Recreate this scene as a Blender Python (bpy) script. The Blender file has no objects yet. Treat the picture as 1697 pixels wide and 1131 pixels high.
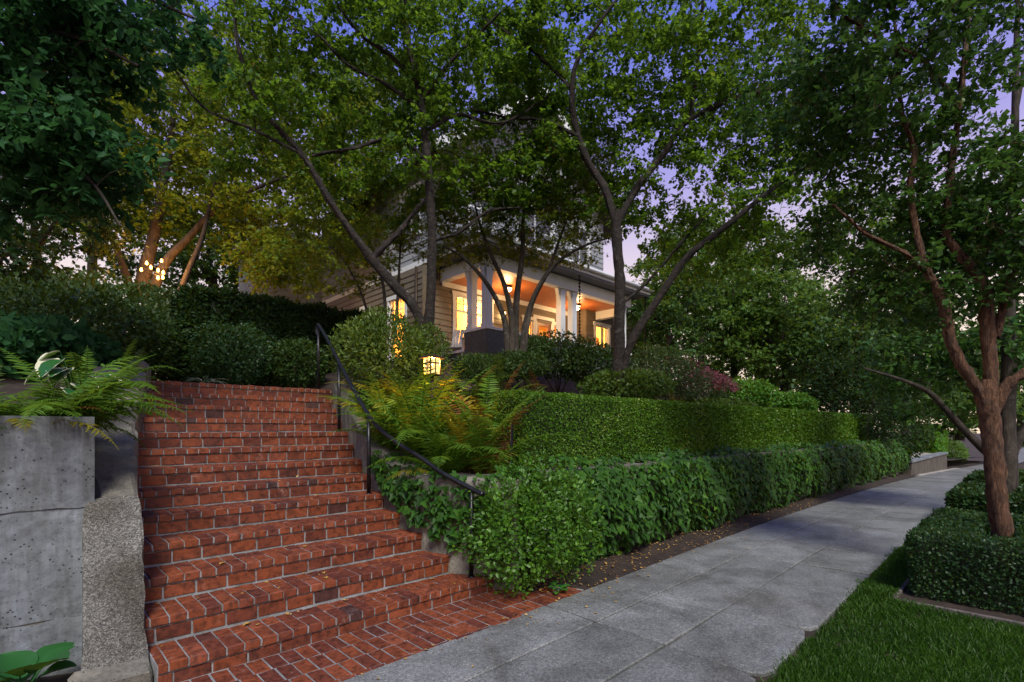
import bpy, math, random
import numpy as np
from mathutils import Vector, Matrix

random.seed(7)
RNG = np.random.default_rng(7)
SC = bpy.context.scene
COL = SC.collection

# ------------------------------------------------------------------ camera
F_PX, HOR, CAM_H, TH = 848.5, 711.6, 1.52, math.radians(43.9)
S_, C_ = math.sin(TH), math.cos(TH)
cam_d = bpy.data.cameras.new('camera')
cam = bpy.data.objects.new('camera', cam_d)
COL.objects.link(cam)
cam.location = (0, 0, CAM_H)
cam.rotation_euler = (math.radians(90), 0, -TH)
cam_d.sensor_width = 36.0
cam_d.lens = 18.0
cam_d.shift_y = (HOR - 565.5) / 1697.0
cam_d.clip_end = 2000
cam_d.clip_start = 0.05
SC.camera = cam

# ------------------------------------------------------------------ sky, sun, exposure
SUN_EL, SUN_AZ = math.radians(50), math.radians(212)     # soft dusk glow from the open street side
world = bpy.data.worlds.new('World')
SC.world = world
world.use_nodes = True
wn, wl = world.node_tree.nodes, world.node_tree.links
bg = wn['Background']
sky = wn.new('ShaderNodeTexSky')
sky.sky_type = 'NISHITA'
sky.sun_disc = False
sky.sun_elevation = math.radians(4)
sky.sun_rotation = SUN_AZ
sky.air_density = 1.2
sky.dust_density = 1.0
tc = wn.new('ShaderNodeTexCoord')
sep = wn.new('ShaderNodeSeparateXYZ')
wl.new(tc.outputs['Generated'], sep.inputs[0])
ramp = wn.new('ShaderNodeValToRGB')                       # dusk colours by elevation, the same all round
els = ramp.color_ramp.elements
els[0].position = 0.0;  els[0].color = (1.0, 0.80, 0.60, 1)
els[1].position = 1.0;  els[1].color = (0.08, 0.16, 0.60, 1)
for p, c in ((0.16, (0.97, 0.79, 0.68)), (0.29, (0.74, 0.62, 0.74)), (0.42, (0.38, 0.34, 0.74)), (0.60, (0.13, 0.17, 0.68))):
    e = els.new(p); e.color = (*c, 1)
wl.new(sep.outputs['Z'], ramp.inputs[0])
mul = wn.new('ShaderNodeMixRGB'); mul.blend_type = 'MULTIPLY'; mul.inputs[0].default_value = 1.0
wl.new(ramp.outputs[0], mul.inputs[1])
mul.inputs[2].default_value = (8.0, 8.0, 8.0, 1)
mixs = wn.new('ShaderNodeMixRGB'); mixs.inputs[0].default_value = 0.82
wl.new(sky.outputs[0], mixs.inputs[1])
wl.new(mul.outputs[0], mixs.inputs[2])
wl.new(mixs.outputs[0], bg.inputs['Color'])
bg.inputs['Strength'].default_value = 0.1

sun_d = bpy.data.lights.new('sun', 'SUN')
sun_d.energy = 2.6
sun_d.angle = math.radians(18)
sun_d.color = (1.0, 0.97, 0.84)
sun = bpy.data.objects.new('sun', sun_d)
COL.objects.link(sun)
sdir = Vector((math.sin(SUN_AZ) * math.cos(SUN_EL), math.cos(SUN_AZ) * math.cos(SUN_EL), math.sin(SUN_EL)))
sun.rotation_euler = (-sdir).to_track_quat('-Z', 'Y').to_euler()
sun.location = sdir * 60

SC.view_settings.view_transform = 'Standard'
SC.view_settings.look = 'None'
SC.view_settings.exposure = 0.68
SC.view_settings.gamma = 1.0
SC.render.engine = 'CYCLES'
SC.cycles.use_denoising = True
SC.cycles.max_bounces = 5
SC.cycles.diffuse_bounces = 3
SC.cycles.glossy_bounces = 2
SC.cycles.transmission_bounces = 4
SC.cycles.transparent_max_bounces = 6
SC.cycles.caustics_reflective = False
SC.cycles.caustics_refractive = False
SC.cycles.sample_clamp_indirect = 4.0

# ------------------------------------------------------------------ pixel -> place helpers (direction only; distance given)
def P(x, y, d):
    r = (x - 848.5) / F_PX * d
    return np.array([d * S_ + r * C_, d * C_ - r * S_, CAM_H + (HOR - y) / F_PX * d])

# ------------------------------------------------------------------ materials
MATS = {}
def new_mat(name):
    m = bpy.data.materials.new(name)
    m.use_nodes = True
    MATS[name] = m
    n = m.node_tree.nodes
    return m, n, m.node_tree.links, n['Principled BSDF']

def ramp_node(n, stops):
    r = n.new('ShaderNodeValToRGB')
    e = r.color_ramp.elements
    e[0].position, e[0].color = stops[0][0], (*stops[0][1], 1)
    e[1].position, e[1].color = stops[-1][0], (*stops[-1][1], 1)
    for p, c in stops[1:-1]:
        k = e.new(p); k.color = (*c, 1)
    return r

def noise(n, l, scale, detail=4, rough=0.55, coord=None, dist=0.0):
    t = n.new('ShaderNodeTexNoise')
    t.inputs['Scale'].default_value = scale
    t.inputs['Detail'].default_value = detail
    t.inputs['Roughness'].default_value = rough
    t.inputs['Distortion'].default_value = dist
    if coord is not None:
        l.new(coord, t.inputs['Vector'])
    return t

def mixc(n, l, fac, a, b, blend='MIX'):
    m = n.new('ShaderNodeMixRGB'); m.blend_type = blend
    for i, v in ((0, fac), (1, a), (2, b)):
        if isinstance(v, (int, float)): m.inputs[i].default_value = v
        elif isinstance(v, tuple): m.inputs[i].default_value = (*v, 1)
        else: l.new(v, m.inputs[i])
    return m.outputs[0]

def bump(n, l, bs, h, strength=0.3, dist=0.01):
    b = n.new('ShaderNodeBump')
    b.inputs['Strength'].default_value = strength
    b.inputs['Distance'].default_value = dist
    l.new(h, b.inputs['Height'])
    l.new(b.outputs[0], bs.inputs['Normal'])

def leaf_mat(name, stops, rough=0.5, trans=0.3, tint=(0.35, 0.5, 0.03), spec=0.22, noise_scale=1.2):
    """leaves: colour differs leaf by leaf (random per island) and gently by clump"""
    m, n, l, bs = new_mat(name)
    g = n.new('ShaderNodeNewGeometry')
    co = n.new('ShaderNodeTexCoord')
    nz = noise(n, l, noise_scale, 2, 0.5, co.outputs['Object'])
    ad = n.new('ShaderNodeMath'); ad.operation = 'MULTIPLY_ADD'
    l.new(g.outputs['Random Per Island'], ad.inputs[0]); ad.inputs[1].default_value = 0.62
    sc = n.new('ShaderNodeMath'); sc.operation = 'MULTIPLY_ADD'
    l.new(nz.outputs[0], sc.inputs[0]); sc.inputs[1].default_value = 0.9; sc.inputs[2].default_value = -0.26
    l.new(sc.outputs[0], ad.inputs[2])
    r = ramp_node(n, stops)
    l.new(ad.outputs[0], r.inputs[0])
    l.new(r.outputs[0], bs.inputs['Base Color'])
    bs.inputs['Roughness'].default_value = rough
    bs.inputs['Specular IOR Level'].default_value = spec
    tr = n.new('ShaderNodeBsdfTranslucent')
    tcx = mixc(n, l, 0.55, r.outputs[0], tint)
    l.new(tcx, tr.inputs['Color'])
    mx = n.new('ShaderNodeMixShader'); mx.inputs[0].default_value = trans
    l.new(bs.outputs[0], mx.inputs[1]); l.new(tr.outputs[0], mx.inputs[2])
    l.new(mx.outputs[0], n['Material Output'].inputs['Surface'])
    return m

G = lambda r, g, b: (r, g, b)
leaf_mat('leaf_cherry', [(0, G(.014, .042, .006)), (.4, G(.034, .095, .009)), (.75, G(.068, .155, .012)), (.97, G(.15, .21, .016)), (1, G(.28, .07, .015))], .5, .45, (.36, .58, .04))
leaf_mat('leaf_maple', [(0, G(.035, .075, .008)), (.5, G(.085, .15, .012)), (.85, G(.15, .19, .015)), (1, G(.23, .19, .02))], .5, .42, (.45, .5, .04))
leaf_mat('leaf_yellow_maple', [(0, G(.035, .085, .006)), (.45, G(.075, .155, .010)), (.85, G(.13, .20, .014)), (1, G(.28, .22, .02))], .5, .45, (.5, .5, .03))
leaf_mat('leaf_street', [(0, G(.012, .040, .010)), (.5, G(.030, .085, .015)), (.85, G(.055, .135, .018)), (1, G(.12, .20, .025))], .42, .28, (.2, .4, .06))
leaf_mat('leaf_katsura', [(0, G(.010, .040, .016)), (.5, G(.022, .080, .028)), (.9, G(.042, .125, .034)), (1, G(.08, .17, .04))], .6, .25, (.12, .35, .08), spec=.12)
leaf_mat('leaf_far', [(0, G(.016, .045, .016)), (.5, G(.038, .095, .026)), (.9, G(.07, .15, .035)), (1, G(.12, .19, .05))], .5, .3)
leaf_mat('leaf_far_pale', [(0, G(.04, .09, .02)), (.5, G(.075, .16, .032)), (1, G(.13, .23, .05))], .5, .35)
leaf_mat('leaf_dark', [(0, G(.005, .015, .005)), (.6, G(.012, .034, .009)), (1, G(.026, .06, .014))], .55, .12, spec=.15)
leaf_mat('leaf_box', [(0, G(.022, .07, .006)), (.5, G(.055, .155, .010)), (.85, G(.105, .24, .016)), (1, G(.24, .34, .05))], .42, .24, spec=.4)
leaf_mat('leaf_hedge', [(0, G(.022, .065, .005)), (.5, G(.058, .145, .010)), (.85, G(.105, .215, .014)), (1, G(.30, .34, .09))], .42, .2, noise_scale=2.5)
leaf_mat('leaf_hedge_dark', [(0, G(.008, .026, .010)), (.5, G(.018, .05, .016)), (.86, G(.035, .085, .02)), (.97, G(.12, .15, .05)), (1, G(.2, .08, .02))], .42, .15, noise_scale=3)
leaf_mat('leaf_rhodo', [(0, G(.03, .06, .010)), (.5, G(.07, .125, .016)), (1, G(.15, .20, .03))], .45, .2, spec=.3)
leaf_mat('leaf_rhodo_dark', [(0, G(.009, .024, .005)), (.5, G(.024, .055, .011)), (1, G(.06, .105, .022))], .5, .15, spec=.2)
leaf_mat('leaf_greygreen', [(0, G(.035, .075, .025)), (.5, G(.075, .14, .045)), (1, G(.15, .22, .09))], .45, .2)
leaf_mat('leaf_bright', [(0, G(.03, .10, .012)), (.5, G(.06, .18, .02)), (1, G(.12, .26, .03))], .45, .3)
leaf_mat('leaf_ivy', [(0, G(.010, .036, .006)), (.45, G(.022, .075, .009)), (.8, G(.042, .12, .010)), (.95, G(.09, .19, .012)), (1, G(.18, .23, .02))], .5, .18, spec=.22)
leaf_mat('leaf_fern', [(0, G(.038, .105, .010)), (.5, G(.075, .18, .014)), (1, G(.13, .25, .022))], .5, .34, (.42, .6, .04), noise_scale=.6)
leaf_mat('leaf_fern_gold', [(0, G(.11, .12, .008)), (.5, G(.19, .19, .012)), (1, G(.28, .22, .02))], .5, .3, (.6, .45, .03))
leaf_mat('leaf_fern_brown', [(0, G(.06, .030, .008)), (.5, G(.12, .055, .012)), (1, G(.2, .10, .02))], .6, .2, (.4, .2, .03))
leaf_mat('leaf_fern_dark', [(0, G(.022, .05, .006)), (.5, G(.045, .09, .010)), (1, G(.085, .12, .018))], .5, .25, noise_scale=.6)
leaf_mat('leaf_hosta', [(0, G(.012, .07, .018)), (1, G(.03, .13, .03))], .38, .15)
leaf_mat('leaf_cream', [(0, G(.55, .55, .35)), (1, G(.72, .72, .55))], .45, .2, (.6, .6, .4))
leaf_mat('flower_pink', [(0, G(.28, .09, .10)), (.5, G(.42, .16, .17)), (1, G(.52, .27, .24))], .6, .25, (.5, .2, .2))
leaf_mat('seed_red', [(0, G(.10, .02, .008)), (1, G(.24, .06, .02))], .6, .2, (.4, .08, .02))
leaf_mat('leaf_fallen', [(0, G(.25, .10, .02)), (.5, G(.42, .24, .06)), (1, G(.55, .40, .16))], .6, .1, (.5, .3, .05))
leaf_mat('grass', [(0, G(.012, .036, .004)), (.5, G(.028, .075, .007)), (.9, G(.055, .12, .012)), (1, G(.15, .17, .05))], .5, .3, (.15, .4, .02), noise_scale=1.6)

def stone_mat(name, base, dark, light, pits=0.5, scale=1.0, rough=.85, speck=60, streak=True, bstr=.35):
    m, n, l, bs = new_mat(name)
    co = n.new('ShaderNodeTexCoord').outputs['Object']
    n1 = noise(n, l, 2.2 * scale, 6, .62, co)
    n2 = noise(n, l, 26 * scale, 5, .65, co)
    n3 = noise(n, l, 0.7 * scale, 3, .5, co, .6)
    r1 = ramp_node(n, [(.25, dark), (.5, base), (.75, light)])
    l.new(n1.outputs[0], r1.inputs[0])
    r2 = ramp_node(n, [(.3, (.55, .55, .55)), (.55, (1, 1, 1)), (.8, (1.25, 1.25, 1.25))])
    l.new(n2.outputs[0], r2.inputs[0])
    c = mixc(n, l, .8, r1.outputs[0], r2.outputs[0], 'MULTIPLY')
    r3 = ramp_node(n, [(.3, (.62, .60, .58)), (.6, (1.08, 1.08, 1.1))])
    l.new(n3.outputs[0], r3.inputs[0])
    c = mixc(n, l, .7, c, r3.outputs[0], 'MULTIPLY')
    v = n.new('ShaderNodeTexVoronoi'); v.inputs['Scale'].default_value = speck * scale
    l.new(co, v.inputs['Vector'])
    r4 = ramp_node(n, [(.13, (.12, .12, .13)), (.24, (1, 1, 1))])
    l.new(v.outputs['Distance'], r4.inputs[0])
    n5 = noise(n, l, 5 * scale, 3, .6, co)
    r5 = ramp_node(n, [(.42, (0, 0, 0)), (.56, (1, 1, 1))]); l.new(n5.outputs[0], r5.inputs[0])
    f = n.new('ShaderNodeMath'); f.operation = 'MULTIPLY'; l.new(r5.outputs[0], f.inputs[0]); f.inputs[1].default_value = pits
    c = mixc(n, l, f.outputs[0], c, mixc(n, l, 1.0, c, r4.outputs[0], 'MULTIPLY'))
    l.new(c, bs.inputs['Base Color'])
    bs.inputs['Roughness'].default_value = rough
    h = mixc(n, l, .5, n2.outputs[0], r4.outputs[0])
    bump(n, l, bs, h, bstr, .01)
    return m

stone_mat('concrete_wall', (.205, .23, .262), (.13, .14, .155), (.28, .31, .35), 1.0, 1.0, .8, 34)
def streaks(name, fac, tone):
    m = MATS[name]; n, l = m.node_tree.nodes, m.node_tree.links; bs = n['Principled BSDF']
    old = bs.inputs['Base Color'].links[0].from_socket
    mp = n.new('ShaderNodeMapping'); mp.inputs['Scale'].default_value = (9, 9, .9); l.new(n.new('ShaderNodeTexCoord').outputs['Object'], mp.inputs[0])
    st = noise(n, l, 1.0, 5, .65, mp.outputs[0], .4); rs = ramp_node(n, [(.40, tone), (.60, (1.08, 1.08, 1.08))]); l.new(st.outputs[0], rs.inputs[0])
    l.new(mixc(n, l, fac, old, rs.outputs[0], 'MULTIPLY'), bs.inputs['Base Color'])
streaks('concrete_wall', .75, (.55, .53, .48))
stone_mat('concrete_old', (.16, .15, .125), (.075, .07, .06), (.25, .235, .20), .8, 1.6, .9, 30, bstr=.8)
stone_mat('mortar', (.245, .25, .255), (.13, .13, .13), (.34, .345, .35), .5, 4, .9, 60)
stone_mat('sidewalk_concrete', (.182, .187, .178), (.11, .112, .105), (.24, .245, .235), .5, 1.3, .78, 70, bstr=.5)
stone_mat('drive_concrete', (.36, .33, .29), (.27, .24, .2), (.45, .42, .38), .4, 1, .9, 40)
stone_mat('painted_brick', (.085, .095, .10), (.07, .078, .084), (.105, .115, .12), .2, 1, .7, 30)
stone_mat('stained_wall', (.085, .07, .055), (.035, .028, .022), (.15, .13, .11), .4, 1.5, .95, 20)
stone_mat('soil', (.030, .018, .012), (.014, .009, .007), (.06, .038, .025), .4, 3, .95, 30, bstr=1.0)
stone_mat('asphalt', (.05, .05, .055), (.035, .035, .04), (.07, .07, .075), .4, 2, .9, 60)

# aggregate speckle of the pavement and the worn cheek block
def speckle(name, scale, tones, fac, thr=None):
    m = MATS[name]; n, l = m.node_tree.nodes, m.node_tree.links
    bs = n['Principled BSDF']
    old = bs.inputs['Base Color'].links[0].from_socket
    co = n.new('ShaderNodeTexCoord').outputs['Object']
    v = n.new('ShaderNodeTexVoronoi'); v.inputs['Scale'].default_value = scale
    l.new(co, v.inputs['Vector'])
    sp = n.new('ShaderNodeSeparateColor'); l.new(v.outputs['Color'], sp.inputs[0])
    r = ramp_node(n, tones); l.new(sp.outputs[0], r.inputs[0])
    c = mixc(n, l, fac, old, mixc(n, l, 1.0, old, r.outputs[0], 'MULTIPLY'))
    l.new(c, bs.inputs['Base Color'])
speckle('sidewalk_concrete', 130, [(0, (.45, .46, .48)), (.5, (.97, .98, 1)), (.9, (1.1, 1.1, 1.1)), (1, (1.9, 1.85, 1.8))], .75)
def slab_tone(name):
    m = MATS[name]; n, l = m.node_tree.nodes, m.node_tree.links; bs = n['Principled BSDF']
    old = bs.inputs['Base Color'].links[0].from_socket
    oi = n.new('ShaderNodeObjectInfo'); r = ramp_node(n, [(0, (.88, .88, .87)), (1, (1.10, 1.10, 1.11))]); l.new(oi.outputs['Random'], r.inputs[0])
    c = mixc(n, l, 1.0, old, r.outputs[0], 'MULTIPLY')
    co = n.new('ShaderNodeTexCoord').outputs['Object']; st = noise(n, l, 1.1, 5, .7, co, 1.5); rs = ramp_node(n, [(.36, (.55, .52, .48)), (.52, (1, 1, 1))]); l.new(st.outputs[0], rs.inputs[0])
    l.new(mixc(n, l, .7, c, rs.outputs[0], 'MULTIPLY'), bs.inputs['Base Color'])
slab_tone('sidewalk_concrete')

def aggregate_mat():
    m, n, l, bs = new_mat('concrete_aggregate')
    co = n.new('ShaderNodeTexCoord').outputs['Object']
    d = noise(n, l, 9, 3, .5, co)
    dv = n.new('ShaderNodeVectorMath'); dv.operation = 'MULTIPLY_ADD'
    l.new(d.outputs['Color'], dv.inputs[0]); dv.inputs[1].default_value = (.06, .06, .06); l.new(co, dv.inputs[2])
    v = n.new('ShaderNodeTexVoronoi'); v.inputs['Scale'].default_value = 24; l.new(dv.outputs[0], v.inputs['Vector'])
    v2 = n.new('ShaderNodeTexVoronoi'); v2.inputs['Scale'].default_value = 150; l.new(dv.outputs[0], v2.inputs['Vector'])
    s1 = n.new('ShaderNodeSeparateColor'); l.new(v.outputs['Color'], s1.inputs[0])
    s2 = n.new('ShaderNodeSeparateColor'); l.new(v2.outputs['Color'], s2.inputs[0])
    r1 = ramp_node(n, [(0, (.045, .05, .058)), (.3, (.15, .14, .12)), (.6, (.21, .20, .17)), (.85, (.30, .29, .27)), (1, (.14, .10, .07))])
    l.new(s1.outputs[0], r1.inputs[0])
    r2 = ramp_node(n, [(0, (.07, .07, .065)), (.5, (.17, .16, .135)), (1, (.36, .35, .32))])
    l.new(s2.outputs[0], r2.inputs[0])
    k = ramp_node(n, [(.16, (1, 1, 1)), (.30, (0, 0, 0))]); l.new(v.outputs['Distance'], k.inputs[0])
    g = n.new('ShaderNodeMath'); g.operation = 'GREATER_THAN'; l.new(s1.outputs[1], g.inputs[0]); g.inputs[1].default_value = .55
    f = n.new('ShaderNodeMath'); f.operation = 'MULTIPLY'; l.new(k.outputs[0], f.inputs[0]); l.new(g.outputs[0], f.inputs[1])
    c = mixc(n, l, f.outputs[0], r2.outputs[0], r1.outputs[0])
    big = noise(n, l, 1.7, 3, .6, co); rb = ramp_node(n, [(.35, (.32, .29, .25)), (.65, (1.1, 1.14, 1.2))]); l.new(big.outputs[0], rb.inputs[0])
    c = mixc(n, l, .85, c, rb.outputs[0], 'MULTIPLY')
    l.new(c, bs.inputs['Base Color'])
    bs.inputs['Roughness'].default_value = .85
    bump(n, l, bs, v2.outputs['Distance'], .7, .012)
aggregate_mat()

def brick_mat(name, sat):
    m, n, l, bs = new_mat(name)
    co = n.new('ShaderNodeTexCoord').outputs['Object']
    oi = n.new('ShaderNodeObjectInfo')
    ad = n.new('ShaderNodeVectorMath'); ad.operation = 'ADD'
    mp = n.new('ShaderNodeVectorMath'); mp.operation = 'SCALE'; mp.inputs[0].default_value = (37, 53, 71); l.new(oi.outputs['Random'], mp.inputs['Scale'])
    l.new(co, ad.inputs[0]); l.new(mp.outputs[0], ad.inputs[1])
    w = ad.outputs[0]
    rc = ramp_node(n, [(0, (.05, .020, .018)), (.025, (.075, .024, .018)), (.05, (.11, .024, .012)), (.5, (.175, .039, .0125)), (.85, (.215, .050, .014)), (1, (.235, .06, .026))])
    l.new(oi.outputs['Random'], rc.inputs[0])
    n1 = noise(n, l, 22, 5, .65, w)
    r1 = ramp_node(n, [(.32, (.16, .15, .16)), (.50, (.85, .82, .82)), (.7, (1.3, 1.2, 1.15))]); l.new(n1.outputs[0], r1.inputs[0])
    c = mixc(n, l, .6, rc.outputs[0], r1.outputs[0], 'MULTIPLY')
    n2 = noise(n, l, 7, 4, .6, w)
    r2 = ramp_node(n, [(.62, (0, 0, 0)), (.74, (1, 1, 1))]); l.new(n2.outputs[0], r2.inputs[0])
    n3 = noise(n, l, 70, 3, .6, w)
    r3 = ramp_node(n, [(.45, (0, 0, 0)), (.6, (1, 1, 1))]); l.new(n3.outputs[0], r3.inputs[0])
    f = n.new('ShaderNodeMath'); f.operation = 'MULTIPLY'; l.new(r2.outputs[0], f.inputs[0]); l.new(r3.outputs[0], f.inputs[1])
    f2 = n.new('ShaderNodeMath'); f2.operation = 'MULTIPLY'; l.new(f.outputs[0], f2.inputs[0]); f2.inputs[1].default_value = .55
    c = mixc(n, l, f2.outputs[0], c, (.42, .28, .24))
    n6 = noise(n, l, 11, 5, .7, w); r6 = ramp_node(n, [(.36, (.10, .09, .10)), (.52, (1, 1, 1))]); l.new(n6.outputs[0], r6.inputs[0])
    c = mixc(n, l, .38, c, r6.outputs[0], 'MULTIPLY')
    l.new(c, bs.inputs['Base Color'])
    rr = ramp_node(n, [(.3, (.55, .55, .55)), (.7, (.8, .8, .8))]); l.new(n1.outputs[0], rr.inputs[0])
    l.new(rr.outputs[0], bs.inputs['Roughness'])
    bump(n, l, bs, n1.outputs[0], .5, .006)
brick_mat('brick', 1)

def bark_mat(name, dark, mid, light, sx=14, sz=2.5, bs_=.9, lich=0.0, horiz=False):
    m, n, l, bs = new_mat(name)
    co = n.new('ShaderNodeTexCoord').outputs['Object']
    mp = n.new('ShaderNodeMapping'); l.new(co, mp.inputs[0])
    mp.inputs['Scale'].default_value = (sx, sx, sz) if not horiz else (sz * 1.6, sz * 1.6, sx * 2)
    n1 = noise(n, l, 1.0, 6, .68, mp.outputs[0], .8)
    r = ramp_node(n, [(.32, dark), (.5, mid), (.7, light)]); l.new(n1.outputs[0], r.inputs[0])
    c = r.outputs[0]
    n2 = noise(n, l, 6, 4, .6, co); r2 = ramp_node(n, [(.35, (.55, .55, .55)), (.65, (1.2, 1.2, 1.2))]); l.new(n2.outputs[0], r2.inputs[0])
    c = mixc(n, l, .8, c, r2.outputs[0], 'MULTIPLY')
    if lich:
        n3 = noise(n, l, 9, 4, .7, co); r3 = ramp_node(n, [(.56, (0, 0, 0)), (.68, (1, 1, 1))]); l.new(n3.outputs[0], r3.inputs[0])
        f = n.new('ShaderNodeMath'); f.operation = 'MULTIPLY'; l.new(r3.outputs[0], f.inputs[0]); f.inputs[1].default_value = lich
        c = mixc(n, l, f.outputs[0], c, (.20, .21, .18))
    l.new(c, bs.inputs['Base Color'])
    bs.inputs['Roughness'].default_value = .9
    bump(n, l, bs, n1.outputs[0], bs_, .03)
bark_mat('bark_cherry', (.005, .0035, .003), (.015, .010, .008), (.045, .031, .024), 9, 7, 1.0, .18, True)
bark_mat('bark_maple', (.016, .012, .009), (.042, .033, .025), (.085, .07, .054), 10, 3, .6, .4)
bark_mat('bark_street', (.012, .005, .003), (.10, .044, .021), (.22, .12, .065), 48, 9, 1.0, .15)
bark_mat('bark_dark', (.012, .009, .007), (.03, .022, .016), (.06, .045, .035), 14, 3, .7, .2)
bark_mat('wood_edge', (.06, .05, .045), (.13, .11, .10), (.2, .18, .16), 12, 12, .6)

def plain(name, col, rough=.5, metal=0.0, var=.12, scale=3.0, emit=None, estr=0.0, spec=.5):
    m, n, l, bs = new_mat(name)
    co = n.new('ShaderNodeTexCoord').outputs['Object']
    nz = noise(n, l, scale, 4, .6, co)
    r = ramp_node(n, [(.3, tuple(c * (1 - var) for c in col)), (.7, tuple(min(1, c * (1 + var)) for c in col))])
    l.new(nz.outputs[0], r.inputs[0]); l.new(r.outputs[0], bs.inputs['Base Color'])
    bs.inputs['Roughness'].default_value = rough
    bs.inputs['Metallic'].default_value = metal
    bs.inputs['Specular IOR Level'].default_value = spec
    if emit:
        bs.inputs['Emission Color'].default_value = (*emit, 1)
        bs.inputs['Emission Strength'].default_value = estr
    return m
plain('rail_black', (.012, .013, .016), .35, .3, .3, 20)
plain('white_paint', (.68, .70, .72), .55, 0, .06)
plain('siding', (.135, .112, .085), .6, 0, .1, 4)
plain('siding_white', (.27, .285, .31), .6, 0, .06, 4)
plain('trim_grey', (.12, .13, .145), .6, 0, .1)
plain('ceiling_wood', (.40, .12, .032), .45, 0, .2, 6)
plain('door_wood', (.20, .065, .025), .4, 0, .2, 8)
plain('roof_shingle', (.07, .075, .085), .9, 0, .3, 25)
plain('room_wall', (.72, .44, .14), .8, 0, .1, 1)
plain('room_curtain', (.7, .6, .42), .8, 0, .1, 3)
plain('room_floor', (.35, .20, .09), .6, 0, .2, 3)
plain('lamp_metal', (.05, .03, .018), .5, .5, .2, 12)
plain('lamp_glass', (.9, .85, .75), .4, 0, .03, 8, (1.0, .68, .28), 1.7)
plain('bulb', (.9, .8, .6), .4, 0, .02, 8, (1.0, .42, .07), 3.2)
plain('sconce_glass', (.9, .8, .6), .4, 0, .02, 8, (1.0, .66, .28), 14.0)
plain('tree_house_light', (.9, .6, .3), .5, 0, .02, 8, (1.0, .5, .12), 1.6)
plain('hedge_core', (.012, .022, .008), .95, 0, .4, 20)
plain('string_cable', (.01, .01, .01), .6)
plain('chain_copper', (.02, .02, .022), .4, .8, .2, 20)
plain('chair_white', (.6, .6, .6), .5)

def lamp_pane_mat():
    m, n, l, bs = new_mat('lamp_pane')
    em = n.new('ShaderNodeEmission'); em.inputs['Strength'].default_value = 1.15
    nz = noise(n, l, 14, 3, .5, n.new('ShaderNodeTexCoord').outputs['Object']); r = ramp_node(n, [(.3, (1, .62, .22)), (.7, (1, .74, .36))]); l.new(nz.outputs[0], r.inputs[0]); l.new(r.outputs[0], em.inputs['Color'])
    tr = n.new('ShaderNodeBsdfTransparent'); tr.inputs['Color'].default_value = (1, .82, .5, 1)
    mx = n.new('ShaderNodeMixShader'); mx.inputs[0].default_value = .6
    l.new(tr.outputs[0], mx.inputs[1]); l.new(em.outputs[0], mx.inputs[2]); l.new(mx.outputs[0], n['Material Output'].inputs['Surface'])
lamp_pane_mat()
def glass_mat():
    m, n, l, bs = new_mat('window_glass')
    bs.inputs['Base Color'].default_value = (1, .98, .95, 1)
    bs.inputs['Roughness'].default_value = .02
    tr = n.new('ShaderNodeBsdfTransparent')
    gl = n.new('ShaderNodeBsdfGlossy'); gl.inputs['Roughness'].default_value = .03
    fr = n.new('ShaderNodeFresnel'); fr.inputs[0].default_value = 1.45
    nz = noise(n, l, 2, 2, .5, n.new('ShaderNodeTexCoord').outputs['Object'])
    bm = n.new('ShaderNodeBump'); bm.inputs['Strength'].default_value = .03; l.new(nz.outputs[0], bm.inputs['Height'])
    l.new(bm.outputs[0], gl.inputs['Normal'])
    ge = n.new('ShaderNodeNewGeometry'); iv = n.new('ShaderNodeMath'); iv.operation = 'SUBTRACT'; iv.inputs[0].default_value = 1.0; l.new(ge.outputs['Backfacing'], iv.inputs[1])
    fm_ = n.new('ShaderNodeMath'); fm_.operation = 'MULTIPLY'; l.new(fr.outputs[0], fm_.inputs[0]); l.new(iv.outputs[0], fm_.inputs[1])
    mx = n.new('ShaderNodeMixShader'); l.new(fm_.outputs[0], mx.inputs[0]); l.new(tr.outputs[0], mx.inputs[1]); l.new(gl.outputs[0], mx.inputs[2])
    l.new(mx.outputs[0], n['Material Output'].inputs['Surface'])
glass_mat()

# ------------------------------------------------------------------ object helpers
def tag(o, label=None, cat=None, group=None, kind=None):
    if label: o['label'] = label
    if cat: o['category'] = cat
    if group: o['group'] = group
    if kind: o['kind'] = kind
    return o

def empty(name, loc=(0, 0, 0), rz=0.0, parent=None):
    o = bpy.data.objects.new(name, None)
    COL.objects.link(o)
    o.location = loc
    o.rotation_euler = (0, 0, rz)
    o.empty_display_size = .1
    if parent: o.parent = parent
    return o

def link(name, me, parent=None, loc=None, rot=None, scale=None):
    o = bpy.data.objects.new(name, me)
    COL.objects.link(o)
    if parent is not None: o.parent = parent
    if loc is not None: o.location = loc
    if rot is not None: o.rotation_euler = rot
    if scale is not None: o.scale = scale
    return o

def mesh_np(name, verts, faces, mat, smooth=False):
    """verts Nx3; faces: list of (array MxK) with constant K each"""
    me = bpy.data.meshes.new(name)
    if not isinstance(faces, list): faces = [faces]
    faces = [np.asarray(f, dtype=np.int32) for f in faces if len(f)]
    v = np.asarray(verts, dtype=np.float32)
    me.vertices.add(len(v)); me.vertices.foreach_set('co', v.ravel())
    nl = sum(f.size for f in faces); nf = sum(len(f) for f in faces)
    me.loops.add(nl); me.polygons.add(nf)
    me.loops.foreach_set('vertex_index', np.concatenate([f.ravel() for f in faces]))
    tot = np.concatenate([np.full(len(f), f.shape[1], dtype=np.int32) for f in faces])
    st = np.concatenate([[0], np.cumsum(tot)[:-1]]).astype(np.int32)
    me.polygons.foreach_set('loop_start', st); me.polygons.foreach_set('loop_total', tot)
    if smooth: me.polygons.foreach_set('use_smooth', np.ones(nf, dtype=bool))
    me.update(calc_edges=True)
    if mat: me.materials.append(MATS[mat])
    return me

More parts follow.
